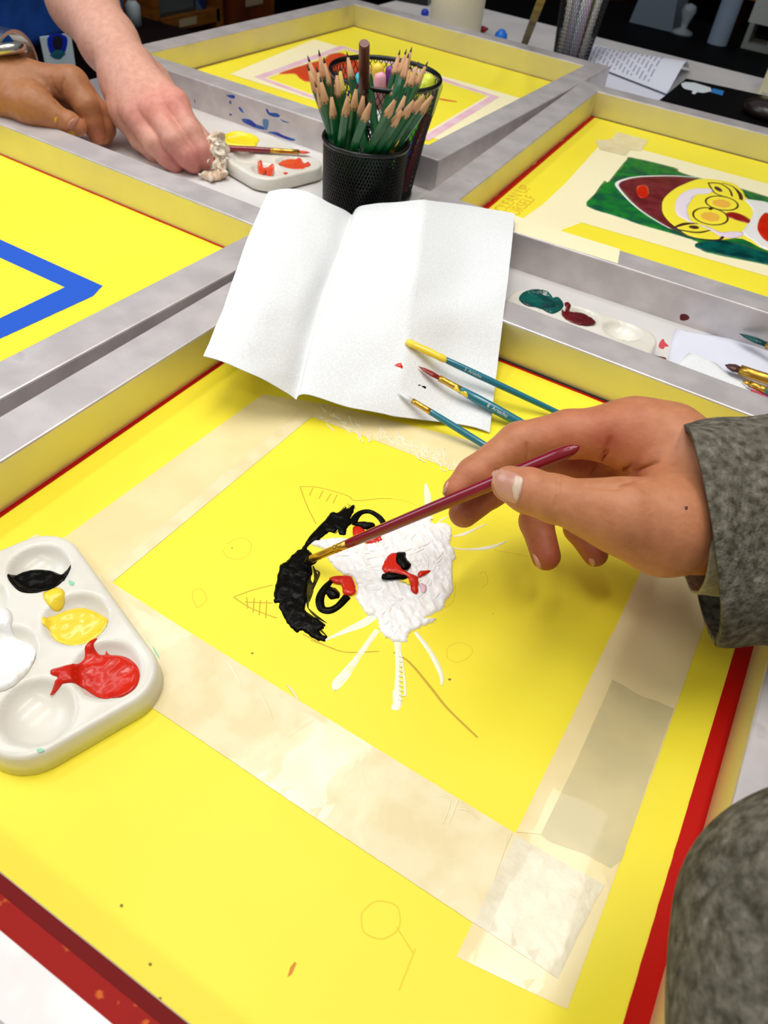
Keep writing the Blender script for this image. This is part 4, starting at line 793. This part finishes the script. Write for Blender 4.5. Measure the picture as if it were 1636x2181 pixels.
g.obj('carcass', OAK, lc); G().box(-2.12, -2.1, ya - .33, yb, -.85, .5).obj('back_panel', DARKW, lc)
y0 = X(400, 55)[1]; G().box(-1.699, -1.697, y0 - .035, y0 + .035, zs - .009, zs + .009).obj('label_strip', mat('cream_label', (190, 170, 130), .7), lc)
bn = root('storage_bin', 'grey plastic bin on the oak shelf', 'bin', (-1.8, (ya + yb) / 2, zs + .016)); g = G(); b0, b1 = ya + .02, yb - .08
g.box(-1.95, -1.72, b0, b1, zs + .017, zs + .025).obj('bin_base', mat('dark_grey_plastic', (60, 64, 60), .5), bn)
g = G(); g.box(-1.95, -1.72, b0, b0 + .006, zs + .025, zs + .16).box(-1.95, -1.72, b1 - .006, b1, zs + .025, zs + .16).box(-1.95, -1.94, b0, b1, zs + .025, zs + .16).box(-1.73, -1.72, b0, b1, zs + .025, zs + .055); g.obj('bin_walls', mat('grey_plastic', (92, 98, 96), .5), bn)
q_ = X(432, 26, -1.72); G().lathe([(0, .03), (.1, .03), (.13, .012), (.15, .012)], 24, M=Matrix.Translation(Vector((-1.745, q_[1], zs + .0162)))).obj('blue_bottle', mat('blue_label', (20, 70, 170), .4, 0, (130, 180, 220), scale=12, ramp=(.5, .56)), label='blue and white bottle on the oak shelf beside the grey bin', cat='bottle', smooth=True)
dc = root('drawer_cabinet', 'cherry wood drawer cabinet beyond the far screen', 'cabinet', (-1.9, yc, -.85)); yd = X(595, 10)[1]
G().box(-2.1, -1.72, yb + .02, yd, -.85, .5).obj('carcass', OAK, dc)
zt = X(540, 6)[2]; yl = X(541, 6)[1]
dr = G().box(-1.72, -1.7, yb + .035, yd - .045, zt - .22, zt + .02).obj('drawer_front', CHER, dc); G().box(-1.7, -1.697, yl - .04, yl + .04, zt - .006, zt + .012).obj('label_strip', mat('cream_label_b', (190, 170, 130), .7), dr)
G().box(-1.72, -1.7, yb + .035, yd - .045, zt + .03, zt + .3).obj('drawer_front', CHER, dc)
# bottles behind the pale arm
for nm, px, py, c, h in (('white plastic bottle with a red cap behind the pale arm', 287, 38, (190, 200, 200), .07),):
    q_ = X(px, py, -1.5); zz = q_[2]
sb = root('side_stand', 'dark low stand behind the pale arm', 'stand', (-1.55, X(285, 38, -1.55)[1], -.85)); yy = X(285, 38, -1.55)[1]; zz = X(290, 52, -1.55)[2]
G().box(-1.68, -1.42, yy - .12, yy + .07, -.85, zz).obj('stand_body', DARKW, sb)
r = root('glue_bottle', 'small white bottle with a red tip behind the pale arm', 'bottle', (-1.55, yy, zz)); G().lathe([(0, .017), (.04, .017), (.05, .008)], 18).obj('bottle_body', solid('white_bottle', (190, 202, 204)), r, local=True, smooth=True, )
for o_ in r.children: pass
bpy.context.view_layer.update()
G().lathe([(.05, .007), (.07, .006), (.078, .002)], 14).obj('bottle_tip', solid('red_tip', (200, 40, 60)), r, local=True, smooth=True)
G().lathe([(0, .036), (.09, .038), (.11, .03)], 24, M=Matrix.Translation(Vector((-1.56, yy - .07, zz)))).obj('blue_tub', solid('blue_tub', (10, 100, 180)), label='round blue tub behind the pale arm', cat='tub', smooth=True)

# ------------------------------------------------------------------ small things by the right palette
def pt(px, py, z): return at(px, py, z)
R5 = lambda pts, z=0: W2(crop(1380, 640, 6.39, pts), z)
n1 = dab(R5([(375, 372), (470, 392), (1000, 480), (1636, 620), (2000, 700), (2000, 1290), (1636, 1260), (1200, 1130), (700, 960), (380, 870), (262, 830)]), flat(TZ + .0006), .0012, sp=.005, edge=.002, amp=.0012, fs=40, ).obj('paper_napkin', PAPER, smooth=True, label='crumpled white napkin under the brushes by the right screen', cat='napkin')
dab(R5([(570, 690), (700, 745), (950, 840), (1040, 930), (1130, 1010), (1290, 1090), (1420, 1260), (1200, 1260), (380, 900), (470, 780)], .004), flat(.0026), .0016, sp=.005, edge=.003, amp=.0014, fs=50).obj('folded_flap', PAPT, n1, smooth=True)
dab(catmull(R5([(165, 560), (215, 500), (245, 550), (295, 600), (240, 610), (225, 640), (160, 620)]), 3), flat(TZ), .0004).obj('red_paint_spot', solid('pale_red_paint', (214, 70, 80), .35), label='pale red paint splash on the table left of the napkin', cat='paint spot')
dab(R5([(90, 722), (150, 735), (240, 750), (262, 770), (255, 815), (180, 800), (100, 760)]), flat(TZ), .0004).obj('maroon_paint_spot', solid('brown_red_paint', (110, 50, 46), .4), label='brownish red paint mark on the table at the rail, left of the napkin', cat='paint spot')
def pr5(x, y, z): return at(*crop(1380, 640, 6.39, [(x, y)])[0], z)
NG = 'brushes on the napkin'
a_, b_ = pr5(1048, 876, .006), pr5(1636, 1072, .0075); d_ = (b_ - a_) / np.linalg.norm(b_ - a_)
brush('paintbrush with a wide gold ferrule on the napkin, upper one', a_, a_ + d_ * .15, TEALH, BRWN, rh=.0040, rf=.0042, lb=.012, lf=.034, group=NG)
a_, b_ = pr5(1290, 1090, .006), pr5(1636, 1240, .007); d_ = (b_ - a_) / np.linalg.norm(b_ - a_)
brush('teal paintbrush with a speckled ferrule on the napkin, lower one', a_, a_ + d_ * .15, TEALH, GOLD, rh=.0030, rf=.0026, lb=.006, lf=.013, group=NG)
a_, b_ = pr5(1240, 448, .009), pr5(1640, 610, .012); d_ = (b_ - a_) / np.linalg.norm(b_ - a_)
brush('paintbrush with green loaded bristles leaning against the right screen', a_, a_ + d_ * .15, TEALH, TLP, rh=.003, rf=.0034, lb=.026, lf=.02)
a_, b_ = pr5(1395, 1225, .004), pr5(1640, 1320, .004); d_ = (b_ - a_) / np.linalg.norm(b_ - a_)
G().tube([a_ , a_ + d_ * .12], .0014, 8).obj('brush_handle', solid('raspberry_lacquer', (190, 40, 80), .3), label='thin raspberry red brush handle lowest on the napkin', cat='paintbrush')

# ------------------------------------------------------------------ hands and people
def smin(a, b, k): h = np.clip(.5 + .5 * (b - a) / k, 0, 1); return b + (a - b) * h - k * h * (1 - h)
def capd(P, a, b, ra, rb):
    ab = b - a; t = np.clip(((P - a) @ ab) / max(ab @ ab, 1e-12), 0, 1); return np.linalg.norm(P - a - t[:, None] * ab, axis=1) - (ra + (rb - ra) * t)
class Body:
    def __init__(s, palm, fingers, kp=.010, kf=.006, grooves=(), kfi=.003):
        s.palm = palm; s.fingers = fingers; s.kp = kp; s.kf = kf; s.gr = grooves; s.kfi = kfi
    def segs(s, c): return [(c[i][0], c[i + 1][0], c[i][1], c[i + 1][1]) for i in range(len(c) - 1)]
    def d(s, P):
        D = None
        for c in s.palm:
            for q in s.segs(c): v = capd(P, *q); D = v if D is None else smin(D, v, s.kp)
        out = D
        for c in s.fingers:
            F = None
            for q in s.segs(c): v = capd(P, *q); F = v if F is None else smin(F, v, s.kfi)
            out = np.minimum(out, smin(D, F, s.kf))
        for pl, r in s.gr:
            g_ = None
            for i in range(len(pl) - 1): v = capd(P, pl[i], pl[i + 1], r, r); g_ = v if g_ is None else np.minimum(g_, v)
            out = -smin(-out, g_ + .0, .0012)
        return out
    def grad(s, P, e=2e-4):
        g_ = np.stack([s.d(P + np.eye(3)[i] * e) - s.d(P - np.eye(3)[i] * e) for i in range(3)], 1); return g_ / (np.linalg.norm(g_, axis=1)[:, None] + 1e-9)
    def build(s, vox):
        g_ = G()
        for c in s.palm + s.fingers:
            for a, b, ra, rb in s.segs(c):
                L = np.linalg.norm(b - a); pr_ = [(-ra * math.cos(t_), ra * math.sin(t_)) for t_ in np.linspace(.02, PI / 2, 7)] + [(L + rb * math.sin(t_), rb * math.cos(t_)) for t_ in np.linspace(0, PI / 2 - .02, 7)]
                g_.lathe(pr_, 20, M=zmat(a, b))
        me = bpy.data.meshes.new('tmp'); me.from_pydata(g_.v, [], g_.f); o = bpy.data.objects.new('tmp', me); COL.objects.link(o)
        bm = bmesh.new(); bm.from_mesh(me); bmesh.ops.recalc_face_normals(bm, faces=bm.faces); bm.to_mesh(me); bm.free()
        md = o.modifiers.new('r', 'REMESH'); md.mode = 'VOXEL'; md.voxel_size = vox; md.adaptivity = 0
        e_ = bpy.data.meshes.new_from_object(o.evaluated_get(bpy.context.evaluated_depsgraph_get())); bpy.data.objects.remove(o)
        V = np.empty(len(e_.vertices) * 3); e_.vertices.foreach_get('co', V); V = V.reshape(-1, 3); F = [list(p.vertices) for p in e_.polygons]; E_ = np.array([list(x.vertices) for x in e_.edges])
        for it in range(7):
            for k in range(2): V = V - s.grad(V) * np.clip(s.d(V), -.004, .004)[:, None]
            if it < 6:
                A = np.zeros_like(V); c = np.zeros(len(V)); np.add.at(A, E_[:, 0], V[E_[:, 1]]); np.add.at(A, E_[:, 1], V[E_[:, 0]]); np.add.at(c, E_[:, 0], 1); np.add.at(c, E_[:, 1], 1); V = V * .5 + A / c[:, None] * .5
        bpy.data.meshes.remove(e_); return V, F
    def hit(s, px, py, d0=.2):
        px = np.atleast_1d(px); py = np.atleast_1d(py); R_ = np.array([ray(a, b) for a, b in zip(px, py)]); n = np.linalg.norm(R_, axis=1); R_ = R_ / n[:, None]; t_ = np.full(len(px), d0 * 1.)
        bt = t_.copy(); bd = np.full(len(px), 1e9)
        for _ in range(110):
            dd = s.d(CAM + R_ * t_[:, None]); k = dd < bd; bd = np.where(k, dd, bd); bt = np.where(k, t_, bt); t_ = np.minimum(t_ + dd * .8, 1.5)
        P = CAM + R_ * bt[:, None]
        for _ in range(6): P = P - s.grad(P) * np.clip(s.d(P), -.01, .01)[:, None]   # rays that just miss slide onto the edge
        return P
    def surf(s, d0=.2):
        def f(P): Q = s.hit(P[:, 0], P[:, 1], d0); return Q, s.grad(Q)
        return f
def ch(*pts): return [(dep(x, y, d), r) for x, y, d, r in pts]
def tints(V, base, spots):
    c = np.tile(np.array(sl(base)[:3]), (len(V), 1))
    for p, r, col, w in spots:
        k = (w * np.exp(-(np.linalg.norm(V - p, axis=1) / r) ** 2))[:, None]; c = c * (1 - k) + np.array(sl(col)[:3]) * k
    return c
def nail(b, px, name, m, parent, th=.0005, d0=.2, sp=4, **k):
    dab(catmull(px, 4), b.surf(d0), th, sp=sp, edge=sp, lift=.0001).obj(name, m, parent, smooth=True, **k)

# --- right hand with the held brush
H = Body(
    palm=[ch((1640, 1095, .355, .0260), (1500, 1080, .345, .0250), (1470, 1075, .345, .0245)),
          ch((1490, 1000, .350, .0180), (1420, 945, .358, .0165), (1345, 922, .366, .0150)),
          ch((1490, 1040, .365, .0170), (1390, 980, .385, .0145)),
          ch((1490, 1080, .375, .0165), (1420, 1020, .405, .0135)),
          ch((1490, 1120, .375, .0165), (1440, 1075, .410, .0125)),
          ch((1475, 1125, .334, .0185), (1415, 1122, .322, .0183), (1320, 1098, .316, .0140))],
    fingers=[ch((1345, 922, .366, .0150), (1210, 925, .372, .0118), (1105, 945, .376, .0105), (1010, 1012, .374, .0088), (972, 1043, .372, .0066)),
             ch((1390, 965, .392, .0140), (1140, 990, .402, .0098), (1045, 1045, .396, .0088), (988, 1092, .388, .0078)),
             ch((1410, 1000, .408, .0130), (1180, 1020, .408, .0095), (1142, 1110, .398, .0086), (1163, 1184, .392, .0076)),
             ch((1440, 1060, .415, .0120), (1250, 1065, .412, .0085), (1232, 1125, .408, .0076), (1268, 1180, .402, .0068)),
             ch((1320, 1098, .316, .0138), (1245, 1080, .320, .0112), (1180, 1062, .325, .0102), (1125, 1045, .331, .0098), (1086, 1031, .336, .0082))],
    kp=.014, kf=.010)
gr = []
for pts, r_ in (([(1300, 935), (1292, 960), (1275, 990), (1262, 1012)], .0009), ([(1400, 985), (1350, 1005), (1300, 1012)], .0006), ([(1345, 990), (1310, 1005), (1285, 1010)], .0006), ([(1190, 1020), (1189, 1050), (1183, 1080)], .0003), ([(1250, 1035), (1310, 1040), (1370, 1025)], .0007), ([(1122, 945), (1124, 975), (1118, 990)], .0004)):
    q = H.hit([p[0] for p in pts], [p[1] for p in pts]); gr.append((list(q), r_))
H.gr = gr
HV, HF = H.build(.0010)
PR = root('person', 'person in a grey tweed coat painting with a dark red brush', 'person', (.32, .05, -.85))
sp_ = [(H.hit(x_, y_)[0], .006, (128, 34, 22), .9) for x_, y_ in ((1300, 938), (1290, 962), (1276, 988), (1264, 1008), (1300, 1010), (1330, 1008), (1360, 1000), (1240, 1000), (1225, 985))] + [(dep(1170, 1195, .39), .016, (150, 40, 20), .7), (dep(1275, 1185, .40), .014, (150, 52, 24), .6), (dep(985, 1095, .385), .02, (150, 66, 40), .5), (dep(960, 1045, .372), .014, (196, 108, 78), .5), (dep(1250, 1000, .37), .03, (196, 104, 76), .6), (dep(1300, 950, .36), .02, (200, 112, 84), .4), (dep(1080, 1030, .33), .012, (206, 130, 100), .5), (dep(1150, 1110, .40), .014, (170, 84, 50), .4)]  # dark red spots paint shading into palm creases and fingers; others are skin redness
hand = mesh('hand', HV, HF, SKIN, PR, smooth=True, attr=tints(HV, (198, 132, 92), sp_))
nail(H, [(1046, 1018), (1052, 1003), (1075, 1000), (1112, 1016), (1113, 1040), (1103, 1071), (1085, 1068), (1060, 1052)], 'fingernail', NAIL, hand)
nail(H, [(1096, 1016), (1108, 1015), (1115, 1022), (1110, 1045), (1104, 1066), (1097, 1062), (1092, 1042)], 'nail_lunula', NAILW, hand, th=.0009, sp=3)
nail(H, [(943, 1048), (950, 1030), (956, 1026), (952, 1045), (946, 1056)], 'fingernail', NAIL, hand, sp=2)
nail(H, [(1135, 1180), (1143, 1186), (1153, 1204), (1152, 1214), (1144, 1208)], 'fingernail', NAIL, hand, sp=3)
nail(H, [(1254, 1190), (1266, 1192), (1269, 1202), (1262, 1206)], 'fingernail', NAIL, hand, sp=2)
nail(H, [(1458, 1080), (1463, 1078), (1465, 1083), (1461, 1086)], 'mole', BRWN, hand, th=.0002, sp=2)
# sleeve
def loft(rings, n=48):
    V = []; F = []
    for c, up_, nr in rings:
        for k in range(n):
            a = 2 * PI * k / n; V.append(c + up_ * math.cos(a) + nr * math.sin(a))
    for i in range(len(rings) - 1):
        for k in range(n): F.append((i * n + k, i * n + (k + 1) % n, (i + 1) * n + (k + 1) % n, (i + 1) * n + k))
    return V, F
def ring(top, bot, d, near, nd, tilt=0.):
    T, B = dep(*top, d - tilt), dep(*bot, d + tilt); c = (T + B) / 2; up_ = (T - B) / 2; mx, my = (top[0] + bot[0]) / 2 + near, (top[1] + bot[1]) / 2; return c, up_, dep(mx, my, d - nd) - c
def tubecloth(name, rings, m, parent, th=.002, amp=.0012, fs=60, sub=6, n=64):
    R_ = [(np.concatenate([a, b, c])) for a, b, c in rings]; R_ = catmull(R_, sub, False); V, F = loft([(r_[:3], r_[3:6], r_[6:9]) for r_ in R_], n)
    V = np.array(V); cen = np.repeat(R_[:, :3], n, 0); d = V - cen; nn = d / np.linalg.norm(d, axis=1)[:, None]
    V = V + nn * np.array([noise.noise(Vector(p * fs)) for p in V])[:, None] * amp; m_ = len(V); Vi = V - nn * th
    k = len(R_); Fi = [tuple(i + m_ for i in f[::-1]) for f in F]; rim = [(i, i + m_, (i + 1) % n + m_, (i + 1) % n) for i in range(n)]
    return mesh(name, np.concatenate([V, Vi]), F + Fi + rim, m, parent, smooth=True)
tubecloth('coat_sleeve', [ring((1452, 903), (1522, 1374), .345, 34, .048), ring((1470, 899), (1545, 1378), .346, 34, .048), ring((1560, 890), (1640, 1378), .350, 30, .043), ring((1700, 872), (1790, 1385), .355, 20, .046), ring((1950, 850), (2000, 1420), .36, 10, .05)], WOOL, PR, th=.0035, amp=.0018)
tubecloth('sleeve_lining', [ring((1464, 940), (1478, 1264), .345, 42, .0415), ring((1490, 935), (1530, 1268), .346, 38, .0415), ring((1600, 930), (1640, 1270), .348, 30, .034)], CUFF, PR, th=.0015, amp=.0012, fs=110)
CB = Body(palm=[ch((1800, 2035, .205, .0400), (1812, 2300, .19, .041), (1900, 2900, .19, .042))], fingers=[ch((1800, 2035, .205, .0385), (2050, 1800, .24, .038))], kp=.01, kf=.02)
gq = []
for pts, r_ in (([(1560, 1880), (1590, 1940), (1620, 2000)], .0016), ([(1500, 1900), (1540, 1850), (1600, 1810)], .0012)):
    q = CB.hit([p[0] for p in pts], [p[1] for p in pts], .08); gq.append((list(q), r_))
CB.gr = gq; V_, F__ = CB.build(.002)
mesh('coat_elbow', V_, F__, WOOL, PR, smooth=True)

# --- pale hand and arm, with the blue shirt person
A = Body(palm=[ch((110, -160, .90, .044), (175, 0, .850, .036), (232, 90, .815, .0285), (275, 150, .795, .0265)),
               ch((285, 150, .785, .0200), (372, 222, .760, .0135)), ch((275, 160, .780, .0200), (330, 238, .758, .0135)), ch((262, 165, .785, .0190), (290, 245, .765, .0128)), ch((255, 165, .795, .0180), (258, 240, .778, .0120))],
         fingers=[ch((372, 222, .760, .0135), (405, 282, .758, .0118), (428, 322, .762, .0108), (441, 343, .768, .0094)),
                  ch((330, 238, .758, .0135), (372, 300, .752, .0120), (398, 333, .758, .0110), (411, 347, .764, .0098)),
                  ch((290, 245, .765, .0128), (330, 305, .760, .0116), (358, 335, .766, .0104), (374, 349, .770, .0094)),
                  ch((258, 240, .778, .0120), (298, 296, .780, .0104), (330, 326, .784, .0095), (350, 340, .786, .0086)),
                  ch((330, 170, .80, .016), (385, 245, .800, .0115), (432, 300, .800, .0098), (450, 330, .798, .0086))],
         kp=.016, kf=.008)
AV, AF = A.build(.0018)
PB = root('person', 'person in a blue shirt and black trousers reaching down with a pale arm', 'person', (-1.15, .85, -.85))
sp_ = [(dep(370, 220, .75), .022, (232, 140, 130), .7), (dep(322, 235, .75), .018, (226, 138, 124), .6), (dep(288, 240, .75), .018, (214, 130, 120), .5), (dep(440, 345, .76), .02, (206, 122, 116), .6), (dep(411, 345, .76), .02, (206, 122, 116), .6), (dep(372, 345, .76), .022, (190, 106, 102), .7), (dep(300, 180, .76), .03, (226, 160, 140), .4)]
arm = mesh('arm', AV, AF, SKIN, PB, smooth=True, attr=tints(AV, (222, 168, 146), sp_))
def body_loft(name, lev, m, th=.0):
    V, F = loft([(np.array([x, y, z]), np.array([0, ry, 0]), np.array([rx, 0, 0])) for x, y, z, rx, ry in lev], 40); V = np.array(V)
    V[:, :2] += np.array([[noise.noise(Vector((p[0] * 9, p[1] * 9, p[2] * 14))), noise.noise(Vector((p[0] * 9 + 4, p[1] * 9, p[2] * 14)))] for p in V]) * .010
    n = len(lev); F += [list(range(40))[::-1], [(n - 1) * 40 + k for k in range(40)]]; return mesh(name, V, F, m, PB, smooth=True)
hx = -1.2; hz = axis(60, 66, 0, hx + .11)[2]; hy = axis(40, 60, 0, hx + .11)[1]; print('hem', hx, hy, hz)
body_loft('trousers', [(hx, hy - .02, -.84, .09, .15), (hx, hy - .02, -.45, .10, .165), (hx, hy - .02, -.15, .112, .18), (hx, hy - .02, hz + .02, .108, .18), (hx, hy - .02, hz + .06, .10, .17)], TROUS)
body_loft('shirt', [(hx, hy - .02, hz - .018, .122, .190), (hx, hy - .02, hz - .006, .124, .193), (hx, hy - .02, hz + .012, .116, .187), (hx, hy - .02, hz + .05, .124, .188), (hx, hy - .02, hz + .2, .12, .185), (hx, hy - .02, hz + .45, .12, .2), (hx, hy - .02, hz + .55, .08, .12)], SHIRT)
# badge
bx_ = hx + .135
q = [axis(x, y, 0, bx_) for x, y in ((100, 147), (162, 147), (151, 71), (86, 79))]
bd = mesh('id_badge', q + [p_ - [.002, 0, 0] for p_ in q], F_, solid('badge_card', (226, 244, 250), .4), label='white photo badge hanging below the blue shirt hem', cat='badge')
g = G(); cxy = (122, 95)
dab([(cxy[0] + 22 * math.cos(a), cxy[1] - 10 + 40 * math.sin(a) * (1 if math.sin(a) > 0 else .35)) for a in np.linspace(0, 2 * PI, 21)[:-1]], lambda P: (np.array([axis(x, y, 0, bx_) for x, y in P]), np.tile([1., 0, 0], (len(P), 1))), .0003, sp=5, edge=3).obj('photo_oval', solid('royal_blue_print', (16, 50, 200)), bd)
bs = lambda P: (np.array([axis(x, y, 0, bx_ + .0005) for x, y in P]), np.tile([1., 0, 0], (len(P), 1)))
dab([(113, 80), (122, 74), (132, 80), (134, 95), (128, 108), (118, 108), (112, 95)], bs, .0002, sp=5, edge=3).obj('portrait_head', solid('dark_print', (40, 34, 60)), bd)
dab([(106, 118), (118, 106), (130, 106), (140, 114), (128, 126), (118, 125)], bs, .0002, sp=5, edge=3).obj('portrait_shoulders', solid('teal_print', (40, 110, 130)), bd)
# tissue
g = G(); tv = []
for i in range(34):
    a = at(455 + random.uniform(-16, 22), 330 + random.uniform(-30, 42), .006 + random.uniform(0, .02))
TB_ = Body(palm=[[(at(466, 292, .030), .004), (at(470, 318, .020), .006), (at(472, 350, .010), .005), (at(470, 372, .004), .0035)], [(at(458, 290, .032), .0035), (at(452, 320, .020), .008), (at(450, 352, .008), .007)], [(at(472, 372, .003), .0035), (at(450, 377, .003), .003), (at(430, 373, .003), .0026)]], fingers=[], kp=.004)
V_, F__ = TB_.build(.0014); V_ = V_ + np.array([[noise.noise(Vector(p * 190)), noise.noise(Vector(p * 190 + np.array([9, 0, 0]))), noise.noise(Vector(p * 190 + np.array([0, 9, 0])))] for p in V_]) * .003 + np.array([[noise.noise(Vector((p[0] * 420, p[1] * 420, p[2] * 60))), noise.noise(Vector((p[0] * 420, p[1] * 420 + 7, p[2] * 60))), 0] for p in V_]) * .004; V_[:, 2] = np.maximum(V_[:, 2], TZ + .0002)
mesh('crumpled_tissue', V_, F__, TISS, smooth=True, label='crumpled stained tissue pinched under the pale fingers', cat='tissue')
a_, b_ = at(445, 292, .012), at(410, 276, .02); d_ = (b_ - a_) / np.linalg.norm(b_ - a_); G().tube([a_, a_ + d_ * .09], .0022, 10).obj('brush_handle', TEALH, label='dark teal brush end held inside the pale hand', cat='paintbrush', smooth=True)

# --- tan hand with a watch
Tn = Body(palm=[ch((-950, 40, .96, .043), (-320, 150, .80, .036), (-90, 185, .775, .031), (0, 188, .755, .0285), (35, 188, .752, .0275)),
                ch((30, 178, .752, .0220), (152, 180, .752, .0160)), ch((30, 180, .765, .0200), (168, 200, .770, .0135)), ch((30, 190, .770, .018), (175, 222, .782, .012)), ch((20, 210, .745, .020), (70, 225, .735, .0165), (98, 238, .735, .0125))],
          fingers=[ch((152, 180, .752, .0160), (185, 226, .752, .0125), (196, 262, .760, .0110), (207, 290, .768, .0080)),
                   ch((168, 196, .770, .0140), (208, 240, .772, .0120), (218, 268, .776, .0105), (216, 290, .780, .0085)),
                   ch((175, 205, .785, .0125), (222, 258, .785, .0110), (226, 276, .785, .0095), (222, 292, .79, .0075)),
                   ch((175, 225, .792, .0110), (222, 280, .792, .0088), (226, 291, .792, .0075)),
                   ch((85, 232, .735, .0145), (122, 252, .738, .0112), (148, 263, .742, .0108), (165, 270, .745, .0088))],
          kp=.012, kf=.007)
gr = []
for pts, r_ in (([(108, 165), (118, 190), (130, 205)], .0008), ([(100, 185), (112, 205), (122, 222)], .0007), ([(137, 168), (132, 185), (133, 205)], .0009), ([(122, 245), (124, 262), (118, 275)], .0003)):
    q = Tn.hit([p[0] for p in pts], [p[1] for p in pts], .5); gr.append((list(q), r_))
Tn.gr = gr; TV, TF = Tn.build(.0016)
PT = root('person', 'person with a tan hand and a steel watch at the left edge', 'person', (-1.05, .35, -.85))
sp_ = [(dep(210, 285, .76), .016, (206, 120, 84), .7), (dep(160, 272, .735), .012, (206, 130, 90), .6), (dep(120, 200, .75), .02, (140, 84, 62), .7), (dep(30, 200, .74), .04, (176, 118, 74), .4), (dep(218, 250, .76), .02, (130, 74, 40), .6)]
th_ = mesh('hand', TV, TF, SKIN, PT, smooth=True, attr=tints(TV, (176, 118, 76), sp_))
nail(Tn, [(143, 268), (147, 260), (153, 254), (164, 249), (170, 252), (160, 268), (154, 277), (146, 277)], 'fingernail', solid('tan_nail', (176, 118, 92), .3), th_, d0=.5, sp=3)
nail(Tn, [(150, 278), (158, 282), (160, 288), (150, 290), (143, 285)], 'yellow_paint_smear', solid('ochre_smear', (200, 150, 20), .5), th_, d0=.5, sp=3, th=.0002)
nail(Tn, [(115, 255), (120, 249), (123, 254), (118, 262)], 'yellow_paint_fleck', solid('ochre_fleck', (206, 160, 30), .5), th_, d0=.5, sp=2, th=.0002)
w0 = dep(10, 165, .755); ax = dep(60, 175, .752) - w0; 
Mw = zmat(dep(22, 150, .757), dep(62, 158, .755))
wt = root('wristwatch', 'silver wristwatch on the tan wrist at the left edge', 'watch', None, M=Mw)
G().lathe([(-.009, .0335), (-.009, .0365), (.009, .0365), (.009, .0335), (-.009, .0335)], 48, cap=False).obj('bracelet', STEEL, wt, smooth=False, local=True)
mc = zmat(dep(18, 118, .735), dep(10, 94, .730))
G().lathe([(0, .017), (.002, .019), (.007, .019), (.009, .017)], 40, M=mc).obj('watch_case', STEEL, wt, smooth=True)
G().lathe([(.009, .0165), (.0096, .0165)], 40, M=mc).obj('watch_face', mat('olive_dial', (140, 146, 120), .25, coat=.5), wt)
a_ = dep(178, 281, .745); b_ = dep(120, 262, .775); G().tube([a_, b_], .0019, 10).obj('brush_handle', GOLD, label='gold brush end pinched between tan thumb and finger', cat='paintbrush', smooth=True)
